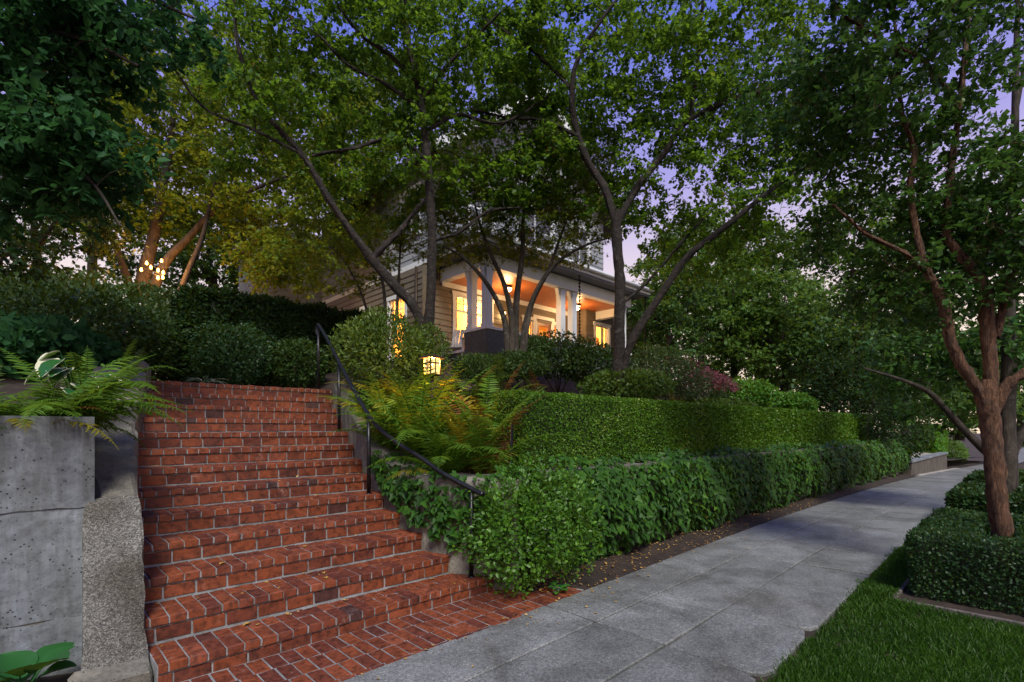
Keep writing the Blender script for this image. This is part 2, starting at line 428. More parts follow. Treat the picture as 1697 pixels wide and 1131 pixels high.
class MB:
    """collects shapes into one mesh"""
    def __init__(self): self.v = []; self.f = []
    def add(self, vs, fs):
        b = len(self.v); self.v += [tuple(p) for p in vs]; self.f += [tuple(b + i for i in f) for f in fs]; return self
    def box(self, a, b):
        (x0, y0, z0), (x1, y1, z1) = a, b
        return self.add([(x0, y0, z0), (x1, y0, z0), (x1, y1, z0), (x0, y1, z0), (x0, y0, z1), (x1, y0, z1), (x1, y1, z1), (x0, y1, z1)],
                        [(3, 2, 1, 0), (4, 5, 6, 7), (0, 1, 5, 4), (1, 2, 6, 5), (2, 3, 7, 6), (3, 0, 4, 7)])
    def cbox(self, a, b, c):
        """box with chamfered edges of width c"""
        a, b = np.array(a, float), np.array(b, float)
        vs = []
        idx = {}
        for sx in (0, 1):
            for sy in (0, 1):
                for sz in (0, 1):
                    p = np.array([(a, b)[sx][0], (a, b)[sy][1], (a, b)[sz][2]])
                    sg = np.array([1 - 2 * sx, 1 - 2 * sy, 1 - 2 * sz])
                    for k in range(3):
                        q = p + sg * c; q[k] = p[k]
                        idx[(sx, sy, sz, k)] = len(vs); vs.append(q)
        fs = []
        for k in range(3):
            o = [i for i in range(3) if i != k]
            for s in (0, 1):
                q = []
                for t in ((0, 0), (1, 0), (1, 1), (0, 1)):
                    key = [0, 0, 0]; key[k] = s; key[o[0]] = t[0]; key[o[1]] = t[1]
                    q.append(idx[(*key, k)])
                fs.append(q if (s == 1) == (k != 1) else q[::-1])
        for k in range(3):                                  # edges parallel to axis k
            o = [i for i in range(3) if i != k]
            for s0 in (0, 1):
                for s1 in (0, 1):
                    q = []
                    for (e, ax) in ((0, o[0]), (1, o[0]), (1, o[1]), (0, o[1])):
                        key = [0, 0, 0]; key[k] = e; key[o[0]] = s0; key[o[1]] = s1
                        q.append(idx[(*key, ax)])
                    fs.append(q if ((s0 + s1 + k) % 2) else q[::-1])
        for sx in (0, 1):
            for sy in (0, 1):
                for sz in (0, 1):
                    t = [idx[(sx, sy, sz, k)] for k in range(3)]
                    fs.append(t if (sx + sy + sz) % 2 else t[::-1])
        return self.add(vs, fs)
    def prism(self, poly, z0, z1):
        n = len(poly)
        return self.add([(x, y, z0) for x, y in poly] + [(x, y, z1) for x, y in poly],
                        [tuple(range(n - 1, -1, -1)), tuple(range(n, 2 * n))] + [(i, (i + 1) % n, n + (i + 1) % n, n + i) for i in range(n)])
    def tube(self, pts, rad, sides=8, cap=True):
        v, f = tube_np(np.array(pts, float), np.array(rad, float) if np.ndim(rad) else np.full(len(pts), float(rad)), sides)
        b = len(self.v)
        self.add(v, f.tolist())
        if cap:
            n = len(pts)
            self.f.append(tuple(b + i for i in range(sides - 1, -1, -1)))
            self.f.append(tuple(b + (n - 1) * sides + i for i in range(sides)))
        return self
    def mesh(self, name, mat, smooth=False, recalc=True):
        me = bpy.data.meshes.new(name)
        me.from_pydata(self.v, [], self.f)
        if mat: me.materials.append(MATS[mat])
        if recalc:
            import bmesh
            bm = bmesh.new(); bm.from_mesh(me); bmesh.ops.recalc_face_normals(bm, faces=bm.faces); bm.to_mesh(me); bm.free()
        if smooth: me.polygons.foreach_set('use_smooth', np.ones(len(me.polygons), dtype=bool))
        me.update()
        return me
    def build(self, name, mat, parent=None, smooth=False, **kw):
        return link(name, self.mesh(name, mat, smooth), parent, **kw)

def tube_np(pts, rad, sides=8):
    n = len(pts)
    tan = np.gradient(pts, axis=0)
    tan /= np.linalg.norm(tan, axis=1, keepdims=True) + 1e-9
    up = np.array([0, 0, 1.0]) if abs(tan[0][2]) < .9 else np.array([1.0, 0, 0])
    V = np.zeros((n, sides, 3))
    a = np.arange(sides) / sides * 2 * np.pi
    nrm = np.cross(tan[0], up); nrm /= np.linalg.norm(nrm)
    for i in range(n):
        nrm = nrm - tan[i] * np.dot(nrm, tan[i]); nrm /= np.linalg.norm(nrm) + 1e-9
        bi = np.cross(tan[i], nrm)
        V[i] = pts[i] + rad[i] * (np.cos(a)[:, None] * nrm + np.sin(a)[:, None] * bi)
    i, j = np.meshgrid(np.arange(n - 1), np.arange(sides), indexing='ij')
    i, j = i.ravel(), j.ravel(); k = (j + 1) % sides
    f = np.stack([i * sides + j, i * sides + k, (i + 1) * sides + k, (i + 1) * sides + j], 1)
    return V.reshape(-1, 3), f

def smooth_path(ctrl, n):
    """Catmull-Rom through the control rows (any number of columns)"""
    c = np.asarray(ctrl, float)
    c = np.vstack([2 * c[0] - c[1], c, 2 * c[-1] - c[-2]])
    m = len(c) - 3
    t = np.linspace(0, m - 1e-6, n)
    i = t.astype(int); u = (t - i)[:, None]
    p0, p1, p2, p3 = c[i], c[i + 1], c[i + 2], c[i + 3]
    return .5 * (2 * p1 + (p2 - p0) * u + (2 * p0 - 5 * p1 + 4 * p2 - p3) * u ** 2 + (3 * p1 - p0 - 3 * p2 + p3) * u ** 3)

# ---- leaves as real little folded blades
LEAF = {
    # x across, y along, z fold; faces as triangles/quads lists
    'diamond': (np.array([[0, 0, 0], [.36, .45, .10], [0, 1, 0], [-.36, .45, .10]]), [[[0, 1, 2]], [[0, 2, 3]]]),
    'ovate': (np.array([[0, 0, 0], [.30, .28, .09], [.27, .62, .08], [0, 1, -.08], [-.27, .62, .08], [-.30, .28, .09]]), [[[0, 1, 2, 3]], [[0, 3, 4, 5]]]),
    'round': (np.array([[0, 0, 0], [.40, .16, .06], [.47, .52, .08], [.22, .88, .03], [0, 1, -.05], [-.22, .88, .03], [-.47, .52, .08], [-.40, .16, .06]]), [[[0, 1, 2, 3, 4]], [[0, 4, 5, 6, 7]]]),
    'ivy': (np.array([[0, .06, 0], [.26, -.08, .02], [.50, .22, .09], [.27, .44, .04], [.20, .70, .03], [0, 1.05, -.14], [-.20, .70, .03], [-.27, .44, .04], [-.50, .22, .09], [-.26, -.08, .02]]),
            [[[0, 1, 2, 3]], [[0, 3, 4, 5]], [[0, 5, 6, 7]], [[0, 7, 8, 9]]]),
    'lance': (np.array([[0, 0, 0], [.15, .4, .04], [.12, .7, .02], [0, 1, -.08], [-.12, .7, .02], [-.15, .4, .04]]), [[[0, 1, 2, 3]], [[0, 3, 4, 5]]]),
    'trident': (np.array([[0, 0, 0], [.20, .26, .02], [.58, .52, -.06], [.15, .52, .03], [0, 1.0, -.08], [-.15, .52, .03], [-.58, .52, -.06], [-.20, .26, .02]]), [[[0, 1, 2, 3]], [[0, 3, 4, 5]], [[0, 5, 6, 7]]]),
    'palmate': (np.array([[0, 0, 0], [.22, .12, 0], [.62, .18, -.06], [.24, .32, .03], [.42, .74, -.05], [.12, .48, .03], [0, 1.0, -.08], [-.12, .48, .03], [-.42, .74, -.05], [-.24, .32, .03], [-.62, .18, -.06], [-.22, .12, 0]]),
                [[[0, 1, 2, 3]], [[0, 3, 4, 5]], [[0, 5, 6, 7]], [[0, 7, 8, 9]], [[0, 9, 10, 11]]]),
}
def leaves_np(cen, dirv, nrm, size, kind):
    """one blade per row: base at cen, pointing along dirv, facing nrm"""
    T, F = LEAF[kind]
    d = dirv / (np.linalg.norm(dirv, axis=1, keepdims=True) + 1e-9)
    n = nrm - d * (nrm * d).sum(1, keepdims=True)
    n /= np.linalg.norm(n, axis=1, keepdims=True) + 1e-9
    s = np.cross(d, n)
    V = (T[None, :, 0, None] * s[:, None] + T[None, :, 1, None] * d[:, None] + T[None, :, 2, None] * n[:, None]) * size[:, None, None] + cen[:, None]
    k = len(T); off = (np.arange(len(cen)) * k)[:, None]
    groups = {}
    for f in F:
        f = np.array(f[0]); groups.setdefault(len(f), []).append(f[None] + off)
    return V.reshape(-1, 3), [np.concatenate(g) for g in groups.values()]

def rand_unit(n):
    v = RNG.normal(size=(n, 3)); return v / np.linalg.norm(v, axis=1, keepdims=True)

def leaf_obj(name, cen, dirv, nrm, size, kind, mat, parent=None, stuff=True):
    v, f = leaves_np(cen, dirv, nrm, size, kind)
    o = link(name, mesh_np(name, v, f, mat), parent)
    if stuff: o['kind'] = 'stuff'
    return o

# ------------------------------------------------------------------ street profile and hill
def street_z(x):
    x = np.asarray(x, float)
    z = np.where(x < 9, 0, -.0009 * (x - 9) ** 2)
    return np.where(x > 26, -.26 - .031 * np.minimum(x - 26, 60), z)
def sw_left(x): return np.interp(x, [-6, 1.5, 3.1, 6.3, 9.5, 17, 40, 90], [2.84, 2.88, 2.93, 3.03, 3.10, 3.10, 3.0, 2.9])
def sw_right(x): return np.interp(x, [-6, 3.4, 4.3, 7.2, 11.8, 17, 40, 90], [1.12, 1.15, 1.18, 1.25, 1.32, 1.36, 1.35, 1.3])

NY1, NT, NH, NSTEP = 3.52, .3625, .165, 13
XL = lambda y: np.interp(y, [3.4, 3.6, 3.88, 4.61, 5.70, 6.42, 7.14, 7.87, 9.0], [.53, .53, .54, .61, .75, .86, 1.02, 1.18, 1.4])
XR = lambda y: np.interp(y, [3.3, 3.52, 3.70, 3.88, 4.25, 4.61, 4.97, 5.33, 5.70, 7.87, 9.0], [3.45, 3.17, 3.02, 2.93, 2.86, 2.84, 2.86, 2.90, 2.98, 3.52, 3.8])
def cheek_r_top(y): return np.interp(y, [3.3, 4.5, 5.17, 7.40, 7.9], [1.05, 1.07, 1.24, 2.22, 2.24])
def cheek_l_top(y): return np.interp(y, [3.70, 4.27, 7.0, 7.7, 8.1], [.10, 1.06, 1.98, 2.30, 2.31])

def sstep(a, b, x):
    t = np.clip((x - a) / (b - a), 0, 1); return t * t * (3 - 2 * t)
def hill(x, y):
    x, y = np.broadcast_arrays(np.asarray(x, float), np.asarray(y, float))
    bed = np.interp(y, [3.8, 4.4, 5.2, 7, 9.3, 12, 20, 60], [1.04, 1.10, 1.30, 2.05, 3.0, 3.2, 3.4, 5.0])
    near = cheek_r_top(np.clip(y, 3.3, 7.9)) - .06
    k = sstep(.15, 1.3, x - XR(np.clip(y, 3.3, 9)) - .3)
    right = near * (1 - k) + bed * k
    left = np.interp(y, [4.1, 4.4, 5.6, 8, 10, 20, 60], [1.50, 1.50, 1.62, 2.12, 2.3, 2.9, 4.5])
    top = np.interp(y, [7.8, 8.0, 10, 20, 60], [2.08, 2.10, 2.2, 3.0, 4.6])
    xl, xr = XL(np.clip(y, 3.4, 9)), XR(np.clip(y, 3.3, 9))
    stair = np.minimum(NH + (y - NY1) * NH / NT - .42, 2.08)
    xs_ = .28 + .16 * np.maximum(y - 6, 0)
    z = np.where(x < xs_, left, np.where(x > xr + .12, right, np.where((y > 7.95) & (x > xl - .3), top, stair)))
    k2 = sstep(7.9, 9.5, y)
    z = z * (1 - k2) + (top * (1 - sstep(2.5, 6.5, x)) + bed * sstep(2.5, 6.5, x)) * k2
    z = z * (1 - sstep(-.15, 0, 4.33 - y) * (x < xl - .12) * 1.0)
    fall = sstep(20.5, 25, x)
    return z * (1 - fall) + (street_z(x) + .38 + .02 * np.maximum(y - 5, 0)) * fall

# ================================================================== THE SETTING
def sheet(name, xs, ys_lo, ys_hi, nz, zf, mat, rows=4):
    """strip along the street between two edge curves, following height zf(x)"""
    xs = np.asarray(xs, float); lo = np.broadcast_to(ys_lo(xs) if callable(ys_lo) else ys_lo, xs.shape); hi = np.broadcast_to(ys_hi(xs) if callable(ys_hi) else ys_hi, xs.shape)
    t = np.linspace(0, 1, rows)
    V = np.stack([np.repeat(xs[:, None], rows, 1), lo[:, None] * (1 - t) + hi[:, None] * t, np.repeat((zf(xs) + nz)[:, None], rows, 1)], -1)
    i, j = np.meshgrid(np.arange(len(xs) - 1), np.arange(rows - 1), indexing='ij'); i, j = i.ravel(), j.ravel()
    f = np.stack([i * rows + j, (i + 1) * rows + j, (i + 1) * rows + j + 1, i * rows + j + 1], 1)
    return tag(link(name, mesh_np(name, V.reshape(-1, 3), f, mat)), kind='structure')

XS = np.concatenate([np.linspace(-400, -20, 8), np.linspace(-16, 90, 107), np.linspace(110, 600, 10)])
sheet('ground', XS, -500., 600., -.06, street_z, 'soil', 24)
sheet('lawn', np.linspace(-8, 60, 69), -2.2, lambda x: sw_right(x) + .03, -.012, street_z, 'soil', 6)
sheet('road', np.linspace(-60, 200, 131), -11.0, -2.45, -.10, lambda x: street_z(x) + .055, 'asphalt', 3)
kb = sheet('kerb', np.linspace(-60, 200, 131), -2.45, -2.2, .0, lambda x: street_z(x) + .055, 'sidewalk_concrete', 2)

# hill behind the retaining walls
gx = np.unique(np.concatenate([np.linspace(-16, 0, 25), np.linspace(0, 7, 71), np.linspace(7, 26, 40), np.linspace(26, 70, 15)]))
gy = np.unique(np.concatenate([np.linspace(3.72, 10, 64), np.linspace(10, 20, 30), np.linspace(20, 80, 25)]))
GX, GY = np.meshgrid(gx, gy, indexing='ij')
GZ = hill(GX, GY) + .02 * np.sin(GX * 5.1) * np.sin(GY * 4.3) + .015 * np.sin(GX * 11.7 + 1) * np.sin(GY * 9.1)
i, j = np.meshgrid(np.arange(len(gx) - 1), np.arange(len(gy) - 1), indexing='ij'); i, j = i.ravel(), j.ravel(); n_ = len(gy)
tag(link('hillside', mesh_np('hillside', np.stack([GX, GY, GZ], -1).reshape(-1, 3), np.stack([i * n_ + j, (i + 1) * n_ + j, (i + 1) * n_ + j + 1, i * n_ + j + 1], 1), 'soil', True)), kind='structure')

# bare earth between pavement and ivy
xs = np.linspace(3.3, 24, 120); rows = 7; t = np.linspace(0, 1, rows)
V = np.zeros((len(xs), rows, 3)); V[..., 0] = xs[:, None]
V[..., 1] = (sw_left(xs) - .02)[:, None] * (1 - t) + 3.63 * t
V[..., 2] = street_z(xs)[:, None] + .012 + .07 * t ** 1.5 + RNG.normal(0, .006, (len(xs), rows)) * (t > 0)
i, j = np.meshgrid(np.arange(len(xs) - 1), np.arange(rows - 1), indexing='ij'); i, j = i.ravel(), j.ravel()
tag(link('planting_bed', mesh_np('planting_bed', V.reshape(-1, 3), np.stack([i * rows + j, (i + 1) * rows + j, (i + 1) * rows + j + 1, i * rows + j + 1], 1), 'soil', True)), kind='structure')

# pavement slabs, each its own piece
walk = sheet('sidewalk', np.linspace(-8, 90, 99), lambda x: sw_right(x), lambda x: sw_left(x), .006, street_z, 'soil', 4)
cross = [-4.0 + k * 1.0 + .02 * math.sin(k * 2.3) for k in range(52)]
def ragged(k):                                             # two old cracks across the slabs nearest the camera
    return .016 if abs(cross[k] - 3.0) < .3 or abs(cross[k] - 4.0) < .3 else .0025
def joint_x(k, t):
    x = cross[k] + .22
    return x + (.5 - t) * .12 * (x > 5) + ragged(k) * (math.sin(t * 23 + k) + .7 * math.sin(t * 57 + 2 * k)) * .6
def slab_poly(k, t0, t1, q):
    lo = lambda x, t: float(sw_right(x) * (1 - t) + sw_left(x) * t)
    e = (t1 - t0) * .007 / .6
    ts = np.linspace(t0 + e, t1 - e, 7)
    ga, gb = (.004 + ragged(k) * .35), (.004 + ragged(k + 1) * .35)
    a = [(joint_x(k, t) + ga, lo(joint_x(k, t), t)) for t in ts]
    b = [(joint_x(k + 1, t) - gb, lo(joint_x(k + 1, t), t)) for t in ts]
    if q == 0 and ragged(k + 1) > .01:                      # corner broken away on the grass side
        b = [(b[0][0] - .17, b[0][1]), (b[0][0] - .05, b[0][1] + .035)] + b[1:]
    if q == 0 and ragged(k) > .01:
        a = [(a[0][0] + .13, a[0][1]), (a[0][0] + .04, a[0][1] + .03)] + a[1:]
    return [a[0]] + b + a[:0:-1]
tiers = [0, .37, .70, 1.0]
for k in range(len(cross) - 1):
    for q in range(3):
        poly = slab_poly(k, tiers[q], tiers[q + 1], q)
        cx, cy = sum(p[0] for p in poly) / len(poly), sum(p[1] for p in poly) / len(poly)
        c = .008
        ins = [(p[0] + c * np.sign(cx - p[0]), p[1] + c * np.sign(cy - p[1])) for p in poly]
        tilt = (random.gauss(0, .006), random.gauss(0, .004)) if 1.5 < cross[k] < 8 else (random.gauss(0, .003), 0)
        z0 = random.gauss(0, .002)
        zt = lambda x, y: float(street_z(x)) + .034 + z0 + tilt[0] * (x - cx) + tilt[1] * (y - cy)
        n = len(poly)
        mb = MB().add([(x, y, zt(x, y) - .05) for x, y in poly] + [(x, y, zt(x, y) - c) for x, y in poly] + [(x, y, zt(x, y)) for x, y in ins],
                      [tuple(range(2 * n, 3 * n))] + [(i, (i + 1) % n, n + (i + 1) % n, n + i) for i in range(n)] + [(n + i, n + (i + 1) % n, 2 * n + (i + 1) % n, 2 * n + i) for i in range(n)])
        mb.build('slab', 'sidewalk_concrete', walk)
far_walk = sheet('far_sidewalk', np.linspace(48.2, 140, 40), lambda x: sw_right(x), lambda x: sw_left(x), .03, street_z, 'sidewalk_concrete', 3)

# ================================================================== BRICK STAIRS
M_ = .1016
def brick_variants(w, d, h, n=5, ch=.004, mat='brick'):
    out = []
    for k in range(n):
        mb = MB().cbox((-w / 2, -d / 2, -h / 2), (w / 2, d / 2, h / 2), ch)
        jit = RNG.normal(0, .0016, (len(mb.v), 3))
        mb.v = [tuple(np.array(p) + jit[i]) for i, p in enumerate(mb.v)]
        out.append(mb.mesh('brick_shape', mat))
    return out
B_NOSE = brick_variants(M_ - .0095, .200, .057, 8, .0055)
B_BACK = brick_variants(M_ - .0095, .140, .050, 5)
B_RISE = brick_variants(M_ * 2 - .0105, .060, .089, 6, .004)
B_PAVE = brick_variants(M_ - .012, M_ * 2 - .012, .05, 6, .003)

def lay_row(parent, name, meshes, mod, x0, x1, phase, y, z, full_w, jig=.001):
    k = math.floor((x0 - phase) / mod)
    while phase + k * mod < x1 - .02:
        a, b = max(x0, phase + k * mod), min(x1, phase + (k + 1) * mod)
        k += 1
        if b - a < .014: continue
        sc = (b - a - (mod - full_w)) / full_w
        o = link(name, random.choice(meshes), parent, ((a + b) / 2, y + random.gauss(0, jig), z + random.gauss(0, jig)),
                 (random.gauss(0, .006), random.gauss(0, .006), random.gauss(0, .008) + random.choice((0, 3.14159))), (max(sc, .12), 1, 1))

stair = tag(empty('brick_staircase', (1.9, 3.6, 0)), 'wide red brick staircase of thirteen steps climbing from the sidewalk', 'staircase')
stair.location = (0, 0, 0)
for s in range(NSTEP):
    y, z0, z1 = NY1 + s * NT, s * NH, (s + 1) * NH
    xl, xr = float(XL(y + .1)) - .05, float(XR(y + .1)) + .05
    if s == 0: xl, xr = .57, 3.42
    core = MB().box((xl, y + .019, z0 - .10 if s else -.05), (xr, y + NT + .06, z1 - .0565)).box((xl, y + .006, z1 - .053), (xr, y + NT + .03, z1 - .0085))
    st = core.build('step', 'mortar', stair)
    ph = .6258 + (0 if s == 0 else random.uniform(-.05, .05)) + .16 * s * 0
    lay_row(st, 'nosing_brick', B_NOSE, M_, xl, xr, ph, y + .100, z1 - .0285, M_ - .0095)
    if s < 8:
        lay_row(st, 'tread_brick', B_BACK, M_, xl, xr, ph, y + .208 + .0775, z1 - .0265, M_ - .0095)
    lay_row(st, 'riser_brick', B_RISE, M_ * 2, xl, xr, ph + M_ * random.choice((0, 1)) + random.uniform(-.03, .03), y + .013 + .030, z0 + .009 + .0445, M_ * 2 - .0105)

# landing of bricks at the foot
land = tag(MB().prism([(.60, 2.86), (3.05, 2.93), (3.78, 2.97), (3.70, 3.2), (3.45, 3.36), (3.40, 3.535), (.62, 3.535)], -.04, .029).build('brick_landing', 'mortar'), kind='structure')
land.name = 'landing'
for r, (yy, xa, xb) in enumerate(((3.412, .68, 3.32), (3.209, .64, 3.58), (3.006, .62, 3.74))):
    lay_row(land, 'paver', B_PAVE, M_, xa, xb, .6258 + .01 * r, yy + .008, .009, M_ - .012, .0006)
# fourth course, cut along the pavement edge
lay_row(land, 'paver', brick_variants(M_ - .009, .03, .05, 2, .003), M_, .6, 2.9, .656, 2.897, .009, M_ - .009, .001)

# top landing behind the last step
tl = MB().prism([(1.12, 8.26), (3.65, 8.26), (3.8, 9.3), (1.3, 9.3)], 1.95, 2.142).build('upper_landing', 'mortar')
tag(tl, kind='structure')

# ---- cheek walls
def ribbon(ys, xin, xout, top, bot, mat, name, parent, rough=.008, rounded=.03):
    """wall following the stair side: closed section swept along y with slightly uneven faces"""
    ys = np.asarray(ys, float); n = len(ys)
    sec = []
    sgn = np.sign(xout(ys[0]) - xin(ys[0]))
    for y in ys:
        a, b, zt = float(xin(y)), float(xout(y)), float(top(y)); zb = float(bot(y)) if callable(bot) else bot
        r = rounded
        sec.append([(a, y, zb), (a, y, zb + (zt - zb) * .35), (a, y, zb + (zt - zb) * .7), (a, y, zt - r), (a + sgn * r * .35, y, zt - r * .35), (a + sgn * r, y, zt), ((a + b) / 2, y, zt + .004), (b - sgn * r, y, zt), (b, y, zt - r), (b, y, zb)])
    V = np.array(sec); V += RNG.normal(0, rough, V.shape) * np.array([1, .6, .8])
    m = V.shape[1]
    i, j = np.meshgrid(np.arange(n - 1), np.arange(m), indexing='ij'); i, j = i.ravel(), j.ravel(); k = (j + 1) % m
    f = np.stack([i * m + j, i * m + k, (i + 1) * m + k, (i + 1) * m + j], 1).tolist()
    f += [list(range(m)), list(range((n - 1) * m + m - 1, (n - 1) * m - 1, -1))]
    mb = MB(); mb.add(V.reshape(-1, 3), f)
    return mb.build(name, mat, parent)

lc = tag(empty('left_cheek_wall', (0, 0, 0)), 'weathered low concrete cheek wall along the left side of the stairs', 'wall')
lc.name = 'stair_cheek_wall'
XLi = lambda y: XL(y) + .012
ribbon(np.linspace(4.27, 7.6, 26), XLi, lambda y: .362 + .16 * max(0, y - 6), cheek_l_top, lambda y: .2, 'concrete_old', 'sloping_wall', lc, .006, .035)
ribbon(np.linspace(7.60, 8.02, 9), lambda y: XL(y) + .02, lambda y: XL(y) - .235, lambda y: 2.36 - .9 * max(0, abs(y - 7.81) - .08) ** 1.5, lambda y: 1.4, 'concrete_old', 'end_post', lc, .006, .07)
ribbon(np.linspace(3.71, 4.272, 14), lambda y: XL(y) + .02, lambda y: .30 - (4.27 - y) * .09 + .0, lambda y: np.interp(y, [3.70, 4.25], [.10, 1.075]), lambda y: -.05, 'concrete_aggregate', 'worn_block', lc, .006, .02)
ribbon(np.linspace(3.60, 3.74, 4), lambda y: .56, lambda y: .20, lambda y: .115 + (y - 3.6) * .3, -.05, 'concrete_old', 'plinth', lc, .008, .02)

rc = tag(empty('right_cheek_wall', (0, 0, 0)), 'mossy concrete cheek wall on the handrail side of the stairs', 'wall')
rc.name = 'stair_cheek_wall'
ribbon(np.concatenate([np.linspace(3.40, 4.6, 16), np.linspace(4.7, 7.42, 26)]), lambda y: XR(y) - .006, lambda y: XR(y) + np.interp(y, [3.4, 4.2, 7.4], [.55, .45, .30]), cheek_r_top, lambda y: -.05 if y < 4.4 else NH + (y - NY1) * .455 - .45, 'concrete_old', 'curved_wall', rc, .007, .03)

# grey poured wall at the far left: three lifts with rough seams, each a piece
gw = tag(empty('grey_retaining_wall', (0, 0, 0)), 'pale grey poured concrete retaining wall with board seams, under the ferns', 'wall')
for a, b, off in ((-.1, .337, .0), (.343, 1.024, .003), (1.030, 1.60, -.002)):
    nx, nz = 60, 12
    X = np.linspace(-5.0, .350, nx); Z = np.linspace(a, b, nz)
    fr = [(x, 4.25 + off + RNG.normal(0, .0012) + (.007 if k in (0, nz - 1) and 0 < a + b < 2.5 else 0) * random.random(), z + (random.gauss(0, .006) if (k == 0 and a > 0) or (k == nz - 1 and b < 1.5) else 0)) for x in X for k, z in enumerate(Z)]
    bk = [(x, 4.48, z) for x in X for z in (a, b)]
    mb = MB()
    f = [(i * nz + k, (i + 1) * nz + k, (i + 1) * nz + k + 1, i * nz + k + 1) for i in range(nx - 1) for k in range(nz - 1)]
    base = len(fr)
    f += [(i * nz + nz - 1, (i + 1) * nz + nz - 1, base + (i + 1) * 2 + 1, base + i * 2 + 1) for i in range(nx - 1)]
    f += [tuple((nx - 1) * nz + k for k in range(nz)) + (base + (nx - 1) * 2 + 1, base + (nx - 1) * 2)]
    f += [(i * nz, base + i * 2, base + (i + 1) * 2, (i + 1) * nz) for i in range(nx - 1)]
    mb.add(fr + bk, f)
    mb.build('wall_lift', 'concrete_wall', gw)
MB().box((-5, 4.262, -.1), (.342, 4.47, 1.59)).build('wall_core', 'concrete_old', gw)
MB().box((.11, 4.485, .0), (.348, 6.3, 1.598)).build('return_wall', 'concrete_wall', gw)

# low retaining wall behind the ivy
rw = tag(MB().box((3.30, 3.60, -.08), (23.0, 3.86, 1.07)).build('ivy_retaining_wall', 'concrete_old'), 'low concrete retaining wall almost hidden by ivy beside the sidewalk', 'wall')

# ================================================================== HANDRAIL
hr = tag(empty('handrail', (3.0, 5, 0)), 'black iron pipe handrail curving down the right side of the stairs', 'handrail')
hr.location = (0, 0, 0)
def post(x, y, z0, z1, r=.021):
    p = MB().tube([(x, y, z0), (x, y, z1)], r, 12).build('post', 'rail_black', hr, True)
    MB().tube([(x, y, z0), (x, y, z0 + .012)], r + .012, 14).build('base_collar', 'rail_black', p, True)
post(3.42, 7.99, 2.142, 3.17); post(3.045, 6.46, 1.483, 2.40); post(2.70, 5.02, .823, 1.66); post(2.985, 3.64, .163, .98)
rp = [(3.42, 8.04, 3.02), (3.42, 8.05, 3.12), (3.42, 8.0, 3.175), (3.40, 7.9, 3.14), (3.235, 7.2, 2.79), (3.045, 6.46, 2.41), (2.87, 5.74, 2.03), (2.70, 5.02, 1.67), (2.69, 4.78, 1.53), (2.73, 4.5, 1.385), (2.80, 4.2, 1.25), (2.88, 3.92, 1.10), (2.985, 3.62, .97), (3.01, 3.5, .93)]
MB().tube(smooth_path(rp, 60), .024, 12).build('rail', 'rail_black', hr, True)
# short stake at the hedge corner
stake = tag(MB().tube([(3.90, 4.09, .95), (3.905, 4.09, 1.16), (3.925, 4.095, 1.165), (3.945, 4.10, 1.58)], [.022, .022, .018, .018], 10).build('garden_stake', 'rail_black', None, True), 'short black pipe stake standing in soil at the hedge corner', 'stake')

# ================================================================== GRASS
def grass(n, x0, x1, y0f, y1f, h, w, name, label):
    x = x0 + (x1 - x0) * RNG.random(n) ** 1.25
    lo, hi = y0f(x), y1f(x)
    y = lo + (hi - lo) * RNG.random(n)
    keep = (np.sin(x * 9 + np.sin(y * 7) * 2) * np.sin(y * 11 + x * 3) > -.93)
    x, y = x[keep], y[keep]; n = len(x)
    hh = h * (.55 + .8 * RNG.random(n)) * (1 + .3 * np.sin(x * 3.1) * np.sin(y * 4.7)); ww = w * (.7 + .6 * RNG.random(n)) * (1 + .05 * x)
    az = RNG.random(n) * 2 * np.pi; lean = hh * (.3 + .7 * RNG.random(n))
    a2 = RNG.random(n) * 2 * np.pi
    b = np.stack([x, y, street_z(x) - .012], 1)
    s = np.stack([np.cos(az), np.sin(az), 0 * az], 1) * ww[:, None] / 2
    l = np.stack([np.cos(a2), np.sin(a2), 0 * a2], 1) * lean[:, None]
    up = np.array([0, 0, 1.0])
    V = np.stack([b - s, b + s, b + s * .35 + l + up * hh[:, None], b - s * .35 + l * .9 + up * hh[:, None] * .97], 1)
    o = (np.arange(n) * 4)[:, None]
    ob = link(name, mesh_np(name, V.reshape(-1, 3), [np.array([[0, 1, 2, 3]]) + o], 'grass'))
    tag(ob, label, 'grass', None, 'stuff')
grass(95000, 2.2, 12.5, lambda x: np.where((x > 5.57) & (x < 8.0), .94, np.where(x < 5.57, -.15, -.6)), lambda x: sw_right(x) + .022 * np.sin(x * 13) + .02 * np.sin(x * 31 + 1), .045, .0075, 'grass', 'short green lawn grass between sidewalk and box hedges')
grass(12000, 12.5, 40, lambda x: -2.0 + 0 * x, lambda x: sw_right(x) + .0 * x, .05, .012, 'far_grass', 'strip of verge grass farther along the sidewalk')

# ================================================================== HOUSE
HZ = 3.35                                                  # porch floor level
def rect_minus(u0, u1, z0, z1, holes):
    us = sorted({u0, u1, *[h[0] for h in holes], *[h[1] for h in holes]}); us = [u for u in us if u0 <= u <= u1]
    out = []
    for a, b in zip(us[:-1], us[1:]):
        hs = sorted((h[2], h[3]) for h in holes if h[0] < (a + b) / 2 < h[1])
        z = z0
        for h0, h1 in hs:
            if h0 > z: out.append((a, b, z, h0))
            z = max(z, h1)
        if z < z1: out.append((a, b, z, z1))
    return out

